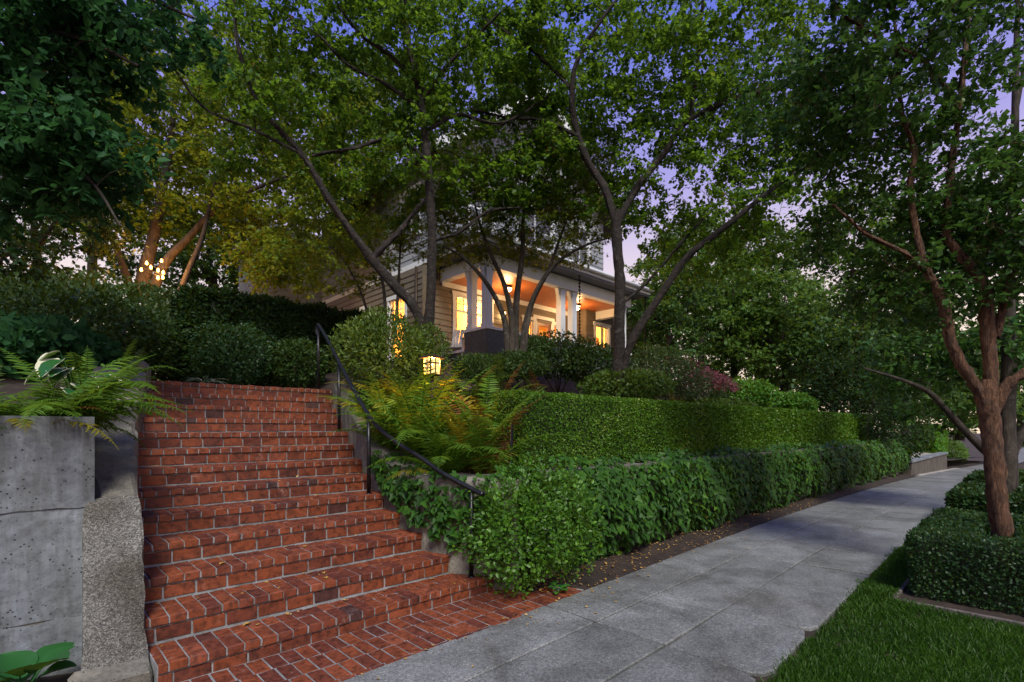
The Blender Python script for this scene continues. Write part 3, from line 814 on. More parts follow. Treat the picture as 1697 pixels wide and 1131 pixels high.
def clad(parent, axis, plane, out, u0, u1, z0, z1, holes, mat='siding', expo=.165, core='siding'):
    """wall with openings: a sheathing mesh plus one lapped board per course and stretch. axis 'x': wall runs along x at y=plane, facing out(-1)"""
    def bx(mb, a, b, c, d, p0, p1):
        lo, hi = min(p0, p1), max(p0, p1)
        if axis == 'x': mb.box((a, lo, c), (b, hi, d))
        else: mb.box((lo, a, c), (hi, b, d))
    mb = MB()
    for a, b, c, d in rect_minus(u0, u1, z0, z1, holes): bx(mb, a, b, c, d, plane, plane - out * .14)
    w = mb.build('wall', core, parent)
    z = z0
    while z < z1 - .02:
        zt = min(z + expo, z1)
        segs = [(u0, u1)]
        for h in holes:
            if h[2] < zt - .01 and h[3] > z + .01:
                ns = []
                for a, b in segs:
                    if h[1] <= a or h[0] >= b: ns.append((a, b)); continue
                    if h[0] > a: ns.append((a, h[0]))
                    if h[1] < b: ns.append((h[1], b))
                segs = ns
        for a, b in segs:
            if b - a < .03: continue
            p, q = plane + out * .028, plane + out * .010
            if axis == 'x': vs = [(a, plane, z), (b, plane, z), (b, p, z), (a, p, z), (a, plane, zt), (b, plane, zt), (b, q, zt), (a, q, zt)]
            else: vs = [(plane, a, z), (plane, b, z), (p, b, z), (p, a, z), (plane, a, zt), (plane, b, zt), (q, b, zt), (q, a, zt)]
            MB().add(vs, [(0, 1, 2, 3), (4, 5, 6, 7), (0, 1, 5, 4), (1, 2, 6, 5), (2, 3, 7, 6), (3, 0, 4, 7)]).build('siding_board', mat, w)
        z = zt
    return w

def window(parent, axis, plane, out, u0, u1, z0, z1, cols=2, rows=1, transom=0.0, tcols=3, trows=2, name='window', frame='white_paint', casing=.09):
    """sash window: casing, sill, mullions and panes; openings are real"""
    def bx(mb, a, b, c, d, p0, p1):
        lo, hi = min(plane + out * p0, plane + out * p1), max(plane + out * p0, plane + out * p1)
        if axis == 'x': mb.box((a, lo, c), (b, hi, d))
        else: mb.box((lo, a, c), (hi, b, d))
    f = MB()
    c = casing
    bx(f, u0 - c, u0 + .012, z0, z1, -.05, .045); bx(f, u1 - .012, u1 + c, z0, z1, -.05, .045)
    bx(f, u0 - c - .03, u1 + c + .03, z1, z1 + c + .02, -.05, .055)
    fr = f.build(name, frame, parent)
    m = MB(); bx(m, u0 - c - .04, u1 + c + .04, z0 - .05, z0, -.05, .075); m.build('sill', frame, fr)
    m = MB()
    zt = z1 - transom * (z1 - z0)
    t = .035
    bx(m, u0 + .012, u1 - .012, z0, z0 + .05, -.04, .0); bx(m, u0 + .012, u1 - .012, z1 - .04, z1, -.04, .0)
    bx(m, u0 + .012, u0 + .05, z0 + .05, z1 - .04, -.04, .0); bx(m, u1 - .05, u1 - .012, z0 + .05, z1 - .04, -.04, .0)
    if transom: bx(m, u0 + .05, u1 - .05, zt - .03, zt + .03, -.038, .004)
    for k in range(1, cols): u = u0 + (u1 - u0) * k / cols; bx(m, u - t / 2, u + t / 2, z0 + .05, (zt - .03) if transom else z1 - .04, -.034, -.004)
    for k in range(1, rows): z = z0 + (zt - z0) * k / rows; bx(m, u0 + .05, u1 - .05, z - t / 2, z + t / 2, -.036, -.002)
    if transom:
        for k in range(1, tcols): u = u0 + (u1 - u0) * k / tcols; bx(m, u - .012, u + .012, zt + .03, z1 - .04, -.030, -.006)
        for k in range(1, trows): z = zt + (z1 - zt) * k / trows; bx(m, u0 + .05, u1 - .05, z - .012, z + .012, -.032, -.008)
    m.build('sash', frame, fr)
    m = MB(); bx(m, u0 + .03, u1 - .03, z0 + .03, z1 - .02, -.022, -.018); m.build('pane', 'window_glass', fr)
    return fr

house = tag(empty('house', (10, 12, HZ)), 'taupe clapboard house with lit porch, white columns and wood ceiling behind the trees', 'house')
house.location = (0, 0, 0)
YB, XC = 11.7, 7.9                                          # porch back wall, left corner
PX0, PX1, PY = 8.46, 14.95, 9.7
w1 = (8.98, 10.35, 3.95, 5.36)
sl1, dr, sl2 = (11.80, 12.22, 3.75, 5.10), (12.38, 13.06, HZ, 5.10), (13.22, 13.62, 3.75, 5.10)
clad(house, 'x', YB, -1, XC, 14.2, HZ - .9, 6.0, [w1, sl1, dr, sl2])
wl1 = (12.55, 13.42, 3.55, 5.30)
wl2 = (15.0, 15.9, 3.75, 5.30)
clad(house, 'y', XC, -1, YB, 19.0, HZ - 1.0, 6.0, [wl1, wl2])
bay = (14.72, 15.52, 3.85, 5.22)
clad(house, 'x', 11.05, -1, 14.2, 17.0, HZ - 1.0, 6.0, [bay])
clad(house, 'y', 14.2, -1, 11.05, YB, HZ, 6.0, [])
window(house, 'x', YB, -1, *w1, cols=2, rows=1, transom=.30, tcols=4, trows=2)
window(house, 'x', YB, -1, *sl1, cols=1, name='sidelight'); window(house, 'x', YB, -1, *sl2, cols=1, name='sidelight')
window(house, 'y', XC, -1, *wl1, cols=1, rows=1, transom=.36, tcols=3, trows=2)
window(house, 'y', XC, -1, *wl2, cols=1, rows=1, transom=.36, tcols=3, trows=2)
window(house, 'x', 11.05, -1, *bay, cols=2, rows=2)
# door
dm = MB().box((12.38, YB - .01, HZ), (12.50, YB + .04, 5.10)).box((12.94, YB - .01, HZ), (13.06, YB + .04, 5.10)).box((12.50, YB - .01, HZ), (12.94, YB + .04, 4.05)).box((12.50, YB - .01, 4.98), (12.94, YB + .04, 5.10))
door = dm.build('door', 'door_wood', house)
MB().box((12.49, YB + .01, 4.04), (12.95, YB + .015, 4.99)).build('pane', 'window_glass', door)
MB().box((12.28, YB - .05, HZ), (12.38, YB + .05, 5.10)).box((13.06, YB - .05, HZ), (13.16, YB + .05, 5.10)).box((12.20, YB - .052, 5.19), (13.24, YB + .05, 5.30)).build('door_frame', 'white_paint', door)
MB().tube([(12.99, YB - .02, 4.15), (12.99, YB - .07, 4.15), (12.99, YB - .07, 4.02)], .012, 8).build('handle', 'lamp_metal', door)
# interior rooms seen through the glass
rm = MB()
rm.box((XC + .16, 15.4, HZ - .1), (16.9, 15.5, 6.0)).box((16.8, 11.3, HZ - .1), (16.9, 15.4, 6.0)).box((XC + .16, 11.9, 5.9), (16.8, 15.4, 6.0)).box((10.9, 12.0, HZ), (11.0, 14.2, 5.9)).box((14.0, 13.3, HZ), (14.1, 15.4, 5.9))
rm.build('interior_wall', 'room_wall', house)
MB().box((XC + .16, 11.9, HZ - .1), (16.8, 15.4, HZ)).build('interior_floor', 'room_floor', house)
for cx0, cx1, cy0 in ((9.0, 9.2, 11.86), (10.12, 10.32, 11.86), (14.76, 14.88, 11.24), (15.38, 15.50, 11.24)):
    V = [(cx0 + (cx1 - cx0) * u / 8, cy0 + (.02 if u % 2 else 0), z) for u in range(9) for z in (HZ + .3, 5.45)]
    MB().add(V, [(2 * u, 2 * u + 2, 2 * u + 3, 2 * u + 1) for u in range(8)]).build('curtain', 'room_curtain', house)
for px_, pz_ in ((10.892, 4.6),): MB().box((px_ - .03, 12.6, pz_ - .3), (px_, 13.2, pz_ + .3)).build('picture_frame', 'door_wood', house)
MB().box((12.9, 15.36, 4.2), (13.9, 15.395, 5.0)).build('picture_frame', 'door_wood', house)
MB().box((16.0, 12.4, HZ), (16.7, 14.8, 5.2)).build('bookcase', 'door_wood', house)
stairs_in = MB()
for k in range(8): stairs_in.box((9.2 + k * .2, 14.2, HZ), (9.4 + k * .2, 15.2, HZ + .2 * (k + 1)))
stairs_in.build('interior_stairs', 'white_paint', house)
# porch
MB().box((PX0 + .02, PY + .02, HZ - .16), (PX1, YB - .03, HZ)).build('porch_floor', 'trim_grey', house)
cl = tag(MB().box((PX0 + .08, PY + .22, 5.70), (PX1 - .05, YB - .03, 5.74)).build('porch_ceiling', 'trim_grey', house), None)
for k in range(22):
    y = PY + .225 + k * .0795
    MB().box((PX0 + .09, y, 5.672), (PX1 - .06, y + .074, 5.70)).build('ceiling_board', 'ceiling_wood', cl)
MB().box((PX0 + .05, YB - .055, 5.52), (14.2, YB - .03, 5.665)).build('wall_frieze', 'white_paint', house)
def parapet(a, b, name):
    o = MB().box(a, (b[0], b[1], b[2] - .06)).build(name, 'painted_brick', house)
    MB().cbox((a[0] - .04, a[1] - .04, b[2] - .057), (b[0] + .04, b[1] + .04, b[2] + .02), .01).build('cap', 'white_paint', o)
    return o
pb = parapet((PX0, PY, 2.5), (9.36, 10.6, 4.10), 'pillar_base')
# brick courses of the painted pillar base
for c in range(12):
    for k in range(5):
        z = 2.95 + c * .088; x = PX0 + .004 + k * .2 + (c % 2) * .1 - .1
        a, b = max(PX0 + .002, x), min(9.358, x + .19)
        if b - a > .03: MB().box((a, PY - .010, z), (b, PY + .01, z + .078)).build('brick', 'painted_brick', pb)
        y = PY + k * .2 + (c % 2) * .1 - .1
        a, b = max(PY + .002, y), min(10.598, y + .19)
        if b - a > .03: MB().box((PX0 - .010, a, z), (PX0 + .01, b, z + .078)).build('brick', 'painted_brick', pb)
parapet((9.38, PY + .05, 2.5), (PX1, PY + .30, 4.08), 'parapet')
parapet((PX0 + .05, 10.62, 2.5), (PX0 + .28, YB - .06, 3.62), 'parapet')
def column(x, y, z0=4.12, z1=5.64):
    o = MB().cbox((x, y, z0), (x + .2, y + .2, z1), .008).build('column', 'white_paint', house)
    MB().cbox((x - .02, y - .02, z0), (x + .22, y + .22, z0 + .1), .006).build('column_base', 'white_paint', o)
    # curved bracket under the beam
    for sy in (-1, 1):
        pts = [(0, 0)] + [(.30 * math.sin(a), -.34 * (1 - math.sin(a) ** .9) - .0) for a in np.linspace(0.0, math.pi / 2, 7)]
        prof = [(0, -.46), (.012, -.34), (.03, -.24), (.055, -.15), (.085, -.07), (.09, 0), (0, 0)]
        xc = x + .2 if sy > 0 else x
        V = [(xc + sy * u, y + yy, z1 + w) for yy in (.04, .16) for u, w in prof]
        n = len(prof)
        MB().add(V, [tuple(range(n)), tuple(range(2 * n - 1, n - 1, -1))] + [(i, (i + 1) % n, n + (i + 1) % n, n + i) for i in range(n)]).build('bracket', 'white_paint', o)
for cx, cy in ((PX0 + .01, PY + .02), (PX0 + .01, 10.32), (11.39, PY + .07), (11.92, PY + .07), (14.55, PY + .07)): column(cx, cy)
MB().box((PX0, PY + .01, 5.642), (PX1, PY + .24, 5.98)).build('beam', 'white_paint', house)
MB().box((PX0 + .005, PY + .242, 5.645), (PX0 + .23, YB, 5.975)).build('beam', 'white_paint', house)
MB().box((PX1 - .23, PY + .242, 5.40), (PX1 - .005, 11.02, 5.975)).build('beam', 'white_paint', house)
# soffit, cornice, gutter and porch roof
MB().box((PX0 - .42, PY - .40, 6.0), (PX1 + .45, YB + .5, 6.06)).build('soffit', 'trim_grey', house)
MB().box((PX0 - .46, PY - .44, 6.062), (PX1 + .49, PY - .36, 6.20)).build('fascia', 'white_paint', house)
MB().box((PX0 - .46, PY - .355, 6.062), (PX0 - .38, 18.9, 6.20)).build('fascia', 'white_paint', house)
MB().box((PX1 + .41, PY - .355, 6.062), (PX1 + .49, 12, 6.20)).build('fascia', 'white_paint', house)
MB().tube([(PX0 - .5, PY - .5, 6.20), (PX1 + .5, PY - .5, 6.20)], .06, 10).build('gutter', 'white_paint', house, True)
MB().add([(PX0 - .5, PY - .46, 6.215), (PX1 + .5, PY - .46, 6.215), (PX1 + .5, 11.4, 6.75), (PX0 - .5, 11.4, 6.75), (PX0 - .5, PY - .46, 6.205), (PX1 + .5, PY - .46, 6.205), (PX1 + .5, 11.4, 6.205), (PX0 - .5, 11.4, 6.205)],
         [(0, 1, 2, 3), (4, 5, 6, 7), (0, 1, 5, 4), (1, 2, 6, 5), (2, 3, 7, 6), (3, 0, 4, 7)]).build('porch_roof', 'roof_shingle', house)
# upper storey
uw1, uw2, uw3 = (9.1, 10.0, 7.15, 8.5), (11.0, 12.6, 7.15, 8.5), (13.6, 14.5, 7.15, 8.5)
clad(house, 'x', 11.2, -1, 8.2, 15.4, 6.3, 9.1, [uw1, uw2, uw3], 'siding_white', .18, 'siding_white')
clad(house, 'y', 8.2, -1, 11.2, 18.8, 6.1, 9.1, [(12.3, 13.2, 7.1, 8.4), (15, 15.9, 7.1, 8.4)], 'siding_white', .18, 'siding_white')
for u in (uw1, uw2, uw3): window(house, 'x', 11.2, -1, *u, cols=2, rows=2)
for u in ((12.3, 13.2, 7.1, 8.4), (15, 15.9, 7.1, 8.4)): window(house, 'y', 8.2, -1, *u, cols=2, rows=2)
MB().box((8.36, 11.36, 6.3), (15.25, 11.42, 9.0)).box((8.36, 11.42, 6.3), (8.42, 18.6, 9.0)).build('upper_room', 'trim_grey', house)
MB().add([(8.2, 11.2, 9.1), (15.4, 11.2, 9.1), (11.8, 11.2, 11.9), (8.2, 11.3, 9.1), (15.4, 11.3, 9.1), (11.8, 11.3, 11.9)], [(0, 1, 2), (3, 4, 5), (0, 1, 4, 3), (1, 2, 5, 4), (2, 0, 3, 5)]).build('gable', 'siding_white', house)
for sx in (-1, 1):
    x0, x1 = 11.8, 11.8 + sx * 4.2
    V = [(x0, 10.7, 12.15), (x1, 10.7, 8.88), (x1, 19.2, 8.88), (x0, 19.2, 12.15)]
    o = MB().add(V + [(a, b, c - .14) for a, b, c in V], [(0, 1, 2, 3), (4, 5, 6, 7), (0, 1, 5, 4), (1, 2, 6, 5), (2, 3, 7, 6), (3, 0, 4, 7)]).build('roof', 'roof_shingle', house)
    V = [(x0, 10.66, 12.15), (x1, 10.66, 8.88), (x1, 10.69, 8.88), (x0, 10.69, 12.15)]
    MB().add([(a, b, c + .02) for a, b, c in V] + [(a, b, c - .30) for a, b, c in V], [(0, 1, 2, 3), (4, 5, 6, 7), (0, 1, 5, 4), (1, 2, 6, 5), (2, 3, 7, 6), (3, 0, 4, 7)]).build('bargeboard', 'white_paint', o)
MB().tube([(XC - .05, 11.95, 5.98), (XC - .05, 11.95, 2.6)], .04, 10).build('downspout', 'lamp_metal', house, True)
MB().box((XC - .03, YB - .03, HZ - .9), (XC + .09, YB - .001, 6.0)).build('corner_board', 'siding', house)
# porch sconce, rain chains
sc = MB().box((10.75, YB - .12, 4.95), (10.87, YB - .05, 5.15)).build('wall_sconce', 'sconce_glass', house)
MB().box((10.73, YB - .13, 5.15), (10.89, YB - .03, 5.19)).build('sconce_cap', 'lamp_metal', sc)
for (cx, cy, zt, zb) in ((11.72, PY - .35, 6.05, 3.6), (PX1 + .30, PY - .35, 6.05, 4.0)):
    ch = tag(empty('rain_chain', (cx, cy, zb)), 'dark rain chain of small cups hanging before the %s' % ('paired middle porch columns' if cx < 13 else 'right end of the porch'), 'rain chain', 'rain chains on the porch eave')
    cup = MB().tube([(0, 0, 0), (0, 0, .075)], [.012, .038], 8).mesh('cup', 'chain_copper')
    MB().tube([(0, 0, 0), (0, 0, zt - zb)], .006, 5).build('chain', 'chain_copper', ch)
    for k in range(int((zt - zb) / .1)): link('cup', cup, ch, (0, 0, k * .1))
# lamps of the house
def lamp(name, loc, power, col, size=.12, parent=None):
    d = bpy.data.lights.new(name, 'POINT'); d.energy = power; d.color = col; d.shadow_soft_size = size
    o = bpy.data.objects.new(name, d); COL.objects.link(o); o.location = loc
    if parent: o.parent = parent
    return o
lamp('porch_light', (10.2, 10.8, 5.35), 34, (1, .58, .24), .12, house)
lamp('porch_light', (13.4, 10.8, 5.35), 34, (1, .58, .24), .12, house)
for x, y in ((10.2, 13.0), (12.6, 13.0), (9.4, 13.3), (15.4, 12.3)): lamp('room_light', (x, y, 5.3), 290, (1, .60, .22), .2, house)
for x in (10.2, 13.4):
    fx = MB().tube([(x, 10.8, 5.67), (x, 10.8, 5.60)], .14, 14).build('ceiling_fixture', 'lamp_metal', house)
    MB().tube([(x, 10.8, 5.60), (x, 10.8, 5.54), (x, 10.8, 5.50)], [.13, .11, .05], 14).build('diffuser', 'sconce_glass', fx, True)

# white chair on the porch
chair = tag(empty('porch_chair', (8.62, 11.15, HZ), math.radians(-60)), 'white slatted armchair on the porch beside the dark pillar base', 'chair')
for k in range(5): MB().add(*(lambda x: ([(x, .20, .36), (x + .09, .20, .36), (x + .09, .22, .38), (x, .22, .38), (x, .45, .98), (x + .09, .45, .98), (x + .09, .47, .97), (x, .47, .97)], [(0, 1, 2, 3), (4, 5, 6, 7), (0, 1, 5, 4), (1, 2, 6, 5), (2, 3, 7, 6), (3, 0, 4, 7)]))(-.26 + k * .105)).build('back_slat', 'chair_white', chair)
for k in range(5): MB().box((-.27, -.28 + k * .1, .36 + k * -.01), (.27, -.19 + k * .1, .38 + k * -.01)).build('seat_slat', 'chair_white', chair)
for sx in (-.32, .27):
    MB().box((sx, -.30, .0), (sx + .05, -.22, .58)).build('leg', 'chair_white', chair); MB().box((sx, .28, .0), (sx + .05, .36, .58)).build('leg', 'chair_white', chair)
    MB().box((sx - .03, -.36, .58), (sx + .08, .42, .605)).build('armrest', 'chair_white', chair)

# pale wing farther back on the left, with its stair rail
wing = tag(empty('back_wing', (0, 0, 0)), 'pale garage-like building with a lit window beyond the dark hedge', 'building')
a = P(437, 520, 19.0); wx0, wy = a[0], a[1]
hole = (wx0 + .9, wx0 + 1.55, 4.7, 5.9)
clad(wing, 'x', wy, -1, wx0, wx0 + 4.6, 3.0, 8.6, [hole], 'siding_white', .2, 'siding_white')
window(wing, 'x', wy, -1, *hole, cols=1, rows=2)
MB().box((wx0 + .2, wy + 1.2, 3), (wx0 + 3, wy + 1.3, 6.5)).build('interior_wall', 'room_wall', wing)
lamp('room_light', (wx0 + 1.2, wy + .6, 5.6), 40, (1, .6, .25), .2, wing)
MB().box((wx0 - .3, wy - .4, 8.62), (wx0 + 4.9, wy + 3, 8.8)).build('eave', 'white_paint', wing)
MB().add([(wx0 - .3, wy - .4, 8.8), (wx0 + 4.9, wy - .4, 8.8), (wx0 + 4.9, wy + 3, 10.4), (wx0 - .3, wy + 3, 10.4), (wx0 - .3, wy + 3, 8.8), (wx0 + 4.9, wy + 3, 8.8)], [(0, 1, 2, 3), (0, 3, 4), (1, 5, 2), (0, 4, 5, 1), (3, 2, 5, 4)]).build('roof', 'roof_shingle', wing)
MB().box((wx0, wy + .14, 3), (wx0 + .14, wy + 3, 8.6)).build('side_wall', 'siding_white', wing)

# ================================================================== GARDEN LANTERN
LP = P(716, 606, 6.2)
ln = tag(empty('garden_lantern', tuple(LP)), 'glowing square path lantern with amber panes standing among the ferns', 'lantern')
ln.scale = (.70, .70, .70)
MB().tube([(0, 0, -1.15), (0, 0, -.16)], .032, 10).build('post', 'lamp_metal', ln, True)
MB().cbox((-.11, -.11, -.175), (.11, .11, -.15), .006).build('base_plate', 'lamp_metal', ln)
fm = MB()
for sx in (-1, 1):
    for sy in (-1, 1): fm.box((sx * .1 - .009, sy * .1 - .009, -.15), (sx * .1 + .009, sy * .1 + .009, .12))
for sx in (-1, 1):
    fm.box((sx * .102 - .005, -.09, .026), (sx * .102 + .005, .09, .048)).box((-.09, sx * .102 - .005, .026), (.09, sx * .102 + .005, .048))
    fm.box((sx * .1025 - .004, -.010, -.15), (sx * .1025 + .004, .010, .12)).box((-.010, sx * .1025 - .004, -.15), (.010, sx * .1025 + .004, .12))
fm.build('frame', 'lamp_metal', ln)
for sx in (-1, 1):
    MB().box((sx * .094 - .002, -.09, -.15), (sx * .094 + .002, .09, .12)).build('pane', 'lamp_pane', ln)
    MB().box((-.09, sx * .094 - .002, -.15), (.09, sx * .094 + .002, .12)).build('pane', 'lamp_pane', ln)
rf = MB(); rf.add([(-.135, -.135, .12), (.19, -.135, .12), (.19, .135, .12), (-.19, .135, .12), (0, 0, .215), (-.135, -.135, .135), (.19, -.135, .135), (.19, .135, .135), (-.19, .135, .135)], [(3, 2, 1, 0), (0, 1, 6, 5), (1, 2, 7, 6), (2, 3, 8, 7), (3, 0, 5, 8), (5, 6, 4), (6, 7, 4), (7, 8, 4), (8, 5, 4)])
rf.build('roof', 'lamp_metal', ln)
MB().tube([(0, 0, -.10), (0, 0, -.06), (0, 0, .0), (0, 0, .03)], [.012, .026, .022, .008], 10).build('bulb', 'lamp_glass', ln, True)
lamp('lantern_glow', (0, 0, .06), 210, (1, .72, .32), .02, ln)

# string lights in the far maple
bulbs = [(243, 436), (250, 443), (262, 448), (268, 432), (271, 452), (262, 461), (234, 447), (270, 460)]
sg = tag(empty('string_lights', (0, 0, 0)), 'cluster of glowing string light bulbs hanging under the yellow maple', 'string lights')
pts = [P(x, y, 13.5 + .15 * math.sin(k)) for k, (x, y) in enumerate(bulbs)]
MB().tube(smooth_path([p + np.array([0, 0, .06]) for p in pts], 40), .006, 4).build('cable', 'string_cable', sg)
bm_ = MB().tube([(0, 0, -.055), (0, 0, -.03), (0, 0, .02), (0, 0, .05)], [.012, .036, .03, .012], 10).mesh('bulb', 'bulb', True)
for p in pts: link('bulb', bm_, sg, tuple(p))
lamp('string_glow', tuple(P(256, 450, 13.3)), 170, (1, .42, .10), .3, sg)

# ================================================================== PLANTS
LEAF['pinna'] = (np.array([[0, 0, 0], [.085, .22, .015], [.06, .62, .01], [0, 1, -.10], [-.06, .62, .01], [-.085, .22, .015]]), [[[0, 1, 2, 3]], [[0, 3, 4, 5]]])

def lump(v, seed, k=4.0):
    s = seed * 1.7
    return (np.sin(v[:, 0] * k + s) * np.sin(v[:, 1] * k * 1.1 + s * 2) + np.sin(v[:, 2] * k * 1.3 + s * 3) * np.sin(v[:, 0] * k * 1.7 - s)) * .5

def shrub(name, label, cat, cen, rad, n, size, kind, mat, seed=1, base=None, stems=6, lum=.16, group=None, stem_mat='bark_dark', up=.5, depth=.22, extra=None, sq=2.0):
    cen, rad = np.asarray(cen, float), np.asarray(rad, float)
    zb = base if base is not None else cen[2] - rad[2] * .95
    root = tag(empty(name, (cen[0], cen[1], zb)), label, cat, group)
    u = rand_unit(n)
    if sq > 2: u = u / (np.abs(u) ** sq).sum(1, keepdims=True) ** (1 / sq)
    r = (1 - np.abs(RNG.normal(0, depth, n)).clip(0, .9)) * (1 + lum * lump(u, seed) + lum * .6 * lump(u, seed + 5, 9))
    p = u * r[:, None] * rad
    keep = (p[:, 2] + cen[2] > zb + .02)
    p, u = p[keep], u[keep]; n = len(p)
    d = rand_unit(n) * .8 + u * .7 + np.array([0, 0, .25]); nr = u * .6 + np.array([0, 0, up]) + rand_unit(n) * .45
    off = cen - np.array([cen[0], cen[1], zb])
    leaf_obj('foliage', p + off, d, nr, size * (.65 + .6 * RNG.random(n)), kind, mat, root)
    if stems:
        V, F, b = [], [], 0
        for k in range(stems):
            e = rand_unit(1)[0]; e[2] = abs(e[2]) * .8 + .15
            path = smooth_path([(0, 0, -.03), tuple(e * rad * .35 + np.array([0, 0, (cen[2] - zb) * .4])), tuple(e * rad * .85 + off)], 8)
            v, f = tube_np(path, np.linspace(.02, .006, 8) * max(.6, rad.max()), 5); V.append(v); F.append(f + b); b += len(v)
        link('stem', mesh_np('stem', np.concatenate(V), np.concatenate(F), stem_mat, True), root)
    return root

def clipped(name, label, boxes, n_per_m2, size, mat, parent=None, kind='diamond', group=None, cat='hedge', round_=.07, wob=.02, dens=None):
    """clipped hedge: leaves over the faces of boxes, solid twiggy heart inside"""
    b0 = boxes[0]
    root = tag(empty(name, ((b0[0] + b0[1]) / 2, (b0[2] + b0[3]) / 2, b0[4])), label, cat, group)
    org = np.array(root.location)
    C, D, N, Sz = [], [], [], []
    core = MB()
    for (x0, x1, y0, y1, z0, z1) in boxes:
        i_ = .05
        core.box((x0 + i_ - org[0], y0 + i_ - org[1], z0 - org[2] - .02), (x1 - i_ - org[0], y1 - i_ - org[1], z1 - i_ - org[2]))
        for (ax, s) in ((0, -1), (0, 1), (1, -1), (1, 1), (2, 1)):
            lo, hi = np.array([x0, y0, z0]), np.array([x1, y1, z1])
            o = [k for k in range(3) if k != ax]
            area = (hi[o[0]] - lo[o[0]]) * (hi[o[1]] - lo[o[1]])
            w = .3 if (ax == 1 and s == 1 and y0 > 2) or (ax == 0 and s == 1) else 1
            n = int(area * n_per_m2 * w)
            p = lo + (hi - lo) * RNG.random((n, 3))
            p[:, ax] = hi[ax] if s > 0 else lo[ax]
            if dens is not None:
                k = RNG.random(n) < dens(p); p = p[k]; n = len(p)
            nn = np.zeros((n, 3)); nn[:, ax] = s
            # round the corners
            for k in o:
                for e, sg in ((lo[k], -1), (hi[k], 1)):
                    if k == 2 and sg < 0: continue
                    dist = np.abs(p[:, k] - e); m = dist < round_
                    t = (1 - dist[m] / round_); p[m, ax] -= s * round_ * (1 - np.sqrt(np.clip(1 - t * t, 0, 1))); nn[m, k] += sg * t
            w_ = wob * (np.sin(p[:, 0] * 7.3 + p[:, 2] * 5) + np.sin(p[:, 1] * 8.7 + p[:, 2] * 9.1 + 2) + np.sin(p[:, 0] * 17 + p[:, 1] * 13)) * .5
            p = p + nn * (w_ - np.abs(RNG.normal(0, .02, n)) + .012)[:, None]
            C.append(p - org); N.append(nn * .8 + rand_unit(n) * .6 + np.array([0, 0, .15])); D.append(rand_unit(n) * .9 + nn * .55 + np.array([0, 0, .15]))
            far = np.linalg.norm(p[:, :2], axis=1)
            Sz.append(size * (.7 + .6 * RNG.random(n)) * np.clip(far / 6.5, 1, 2.2))
    core.build('twig_heart', 'hedge_core', root)
    leaf_obj('foliage', np.concatenate(C), np.concatenate(D), np.concatenate(N), np.concatenate(Sz), kind, mat, root)
    return root

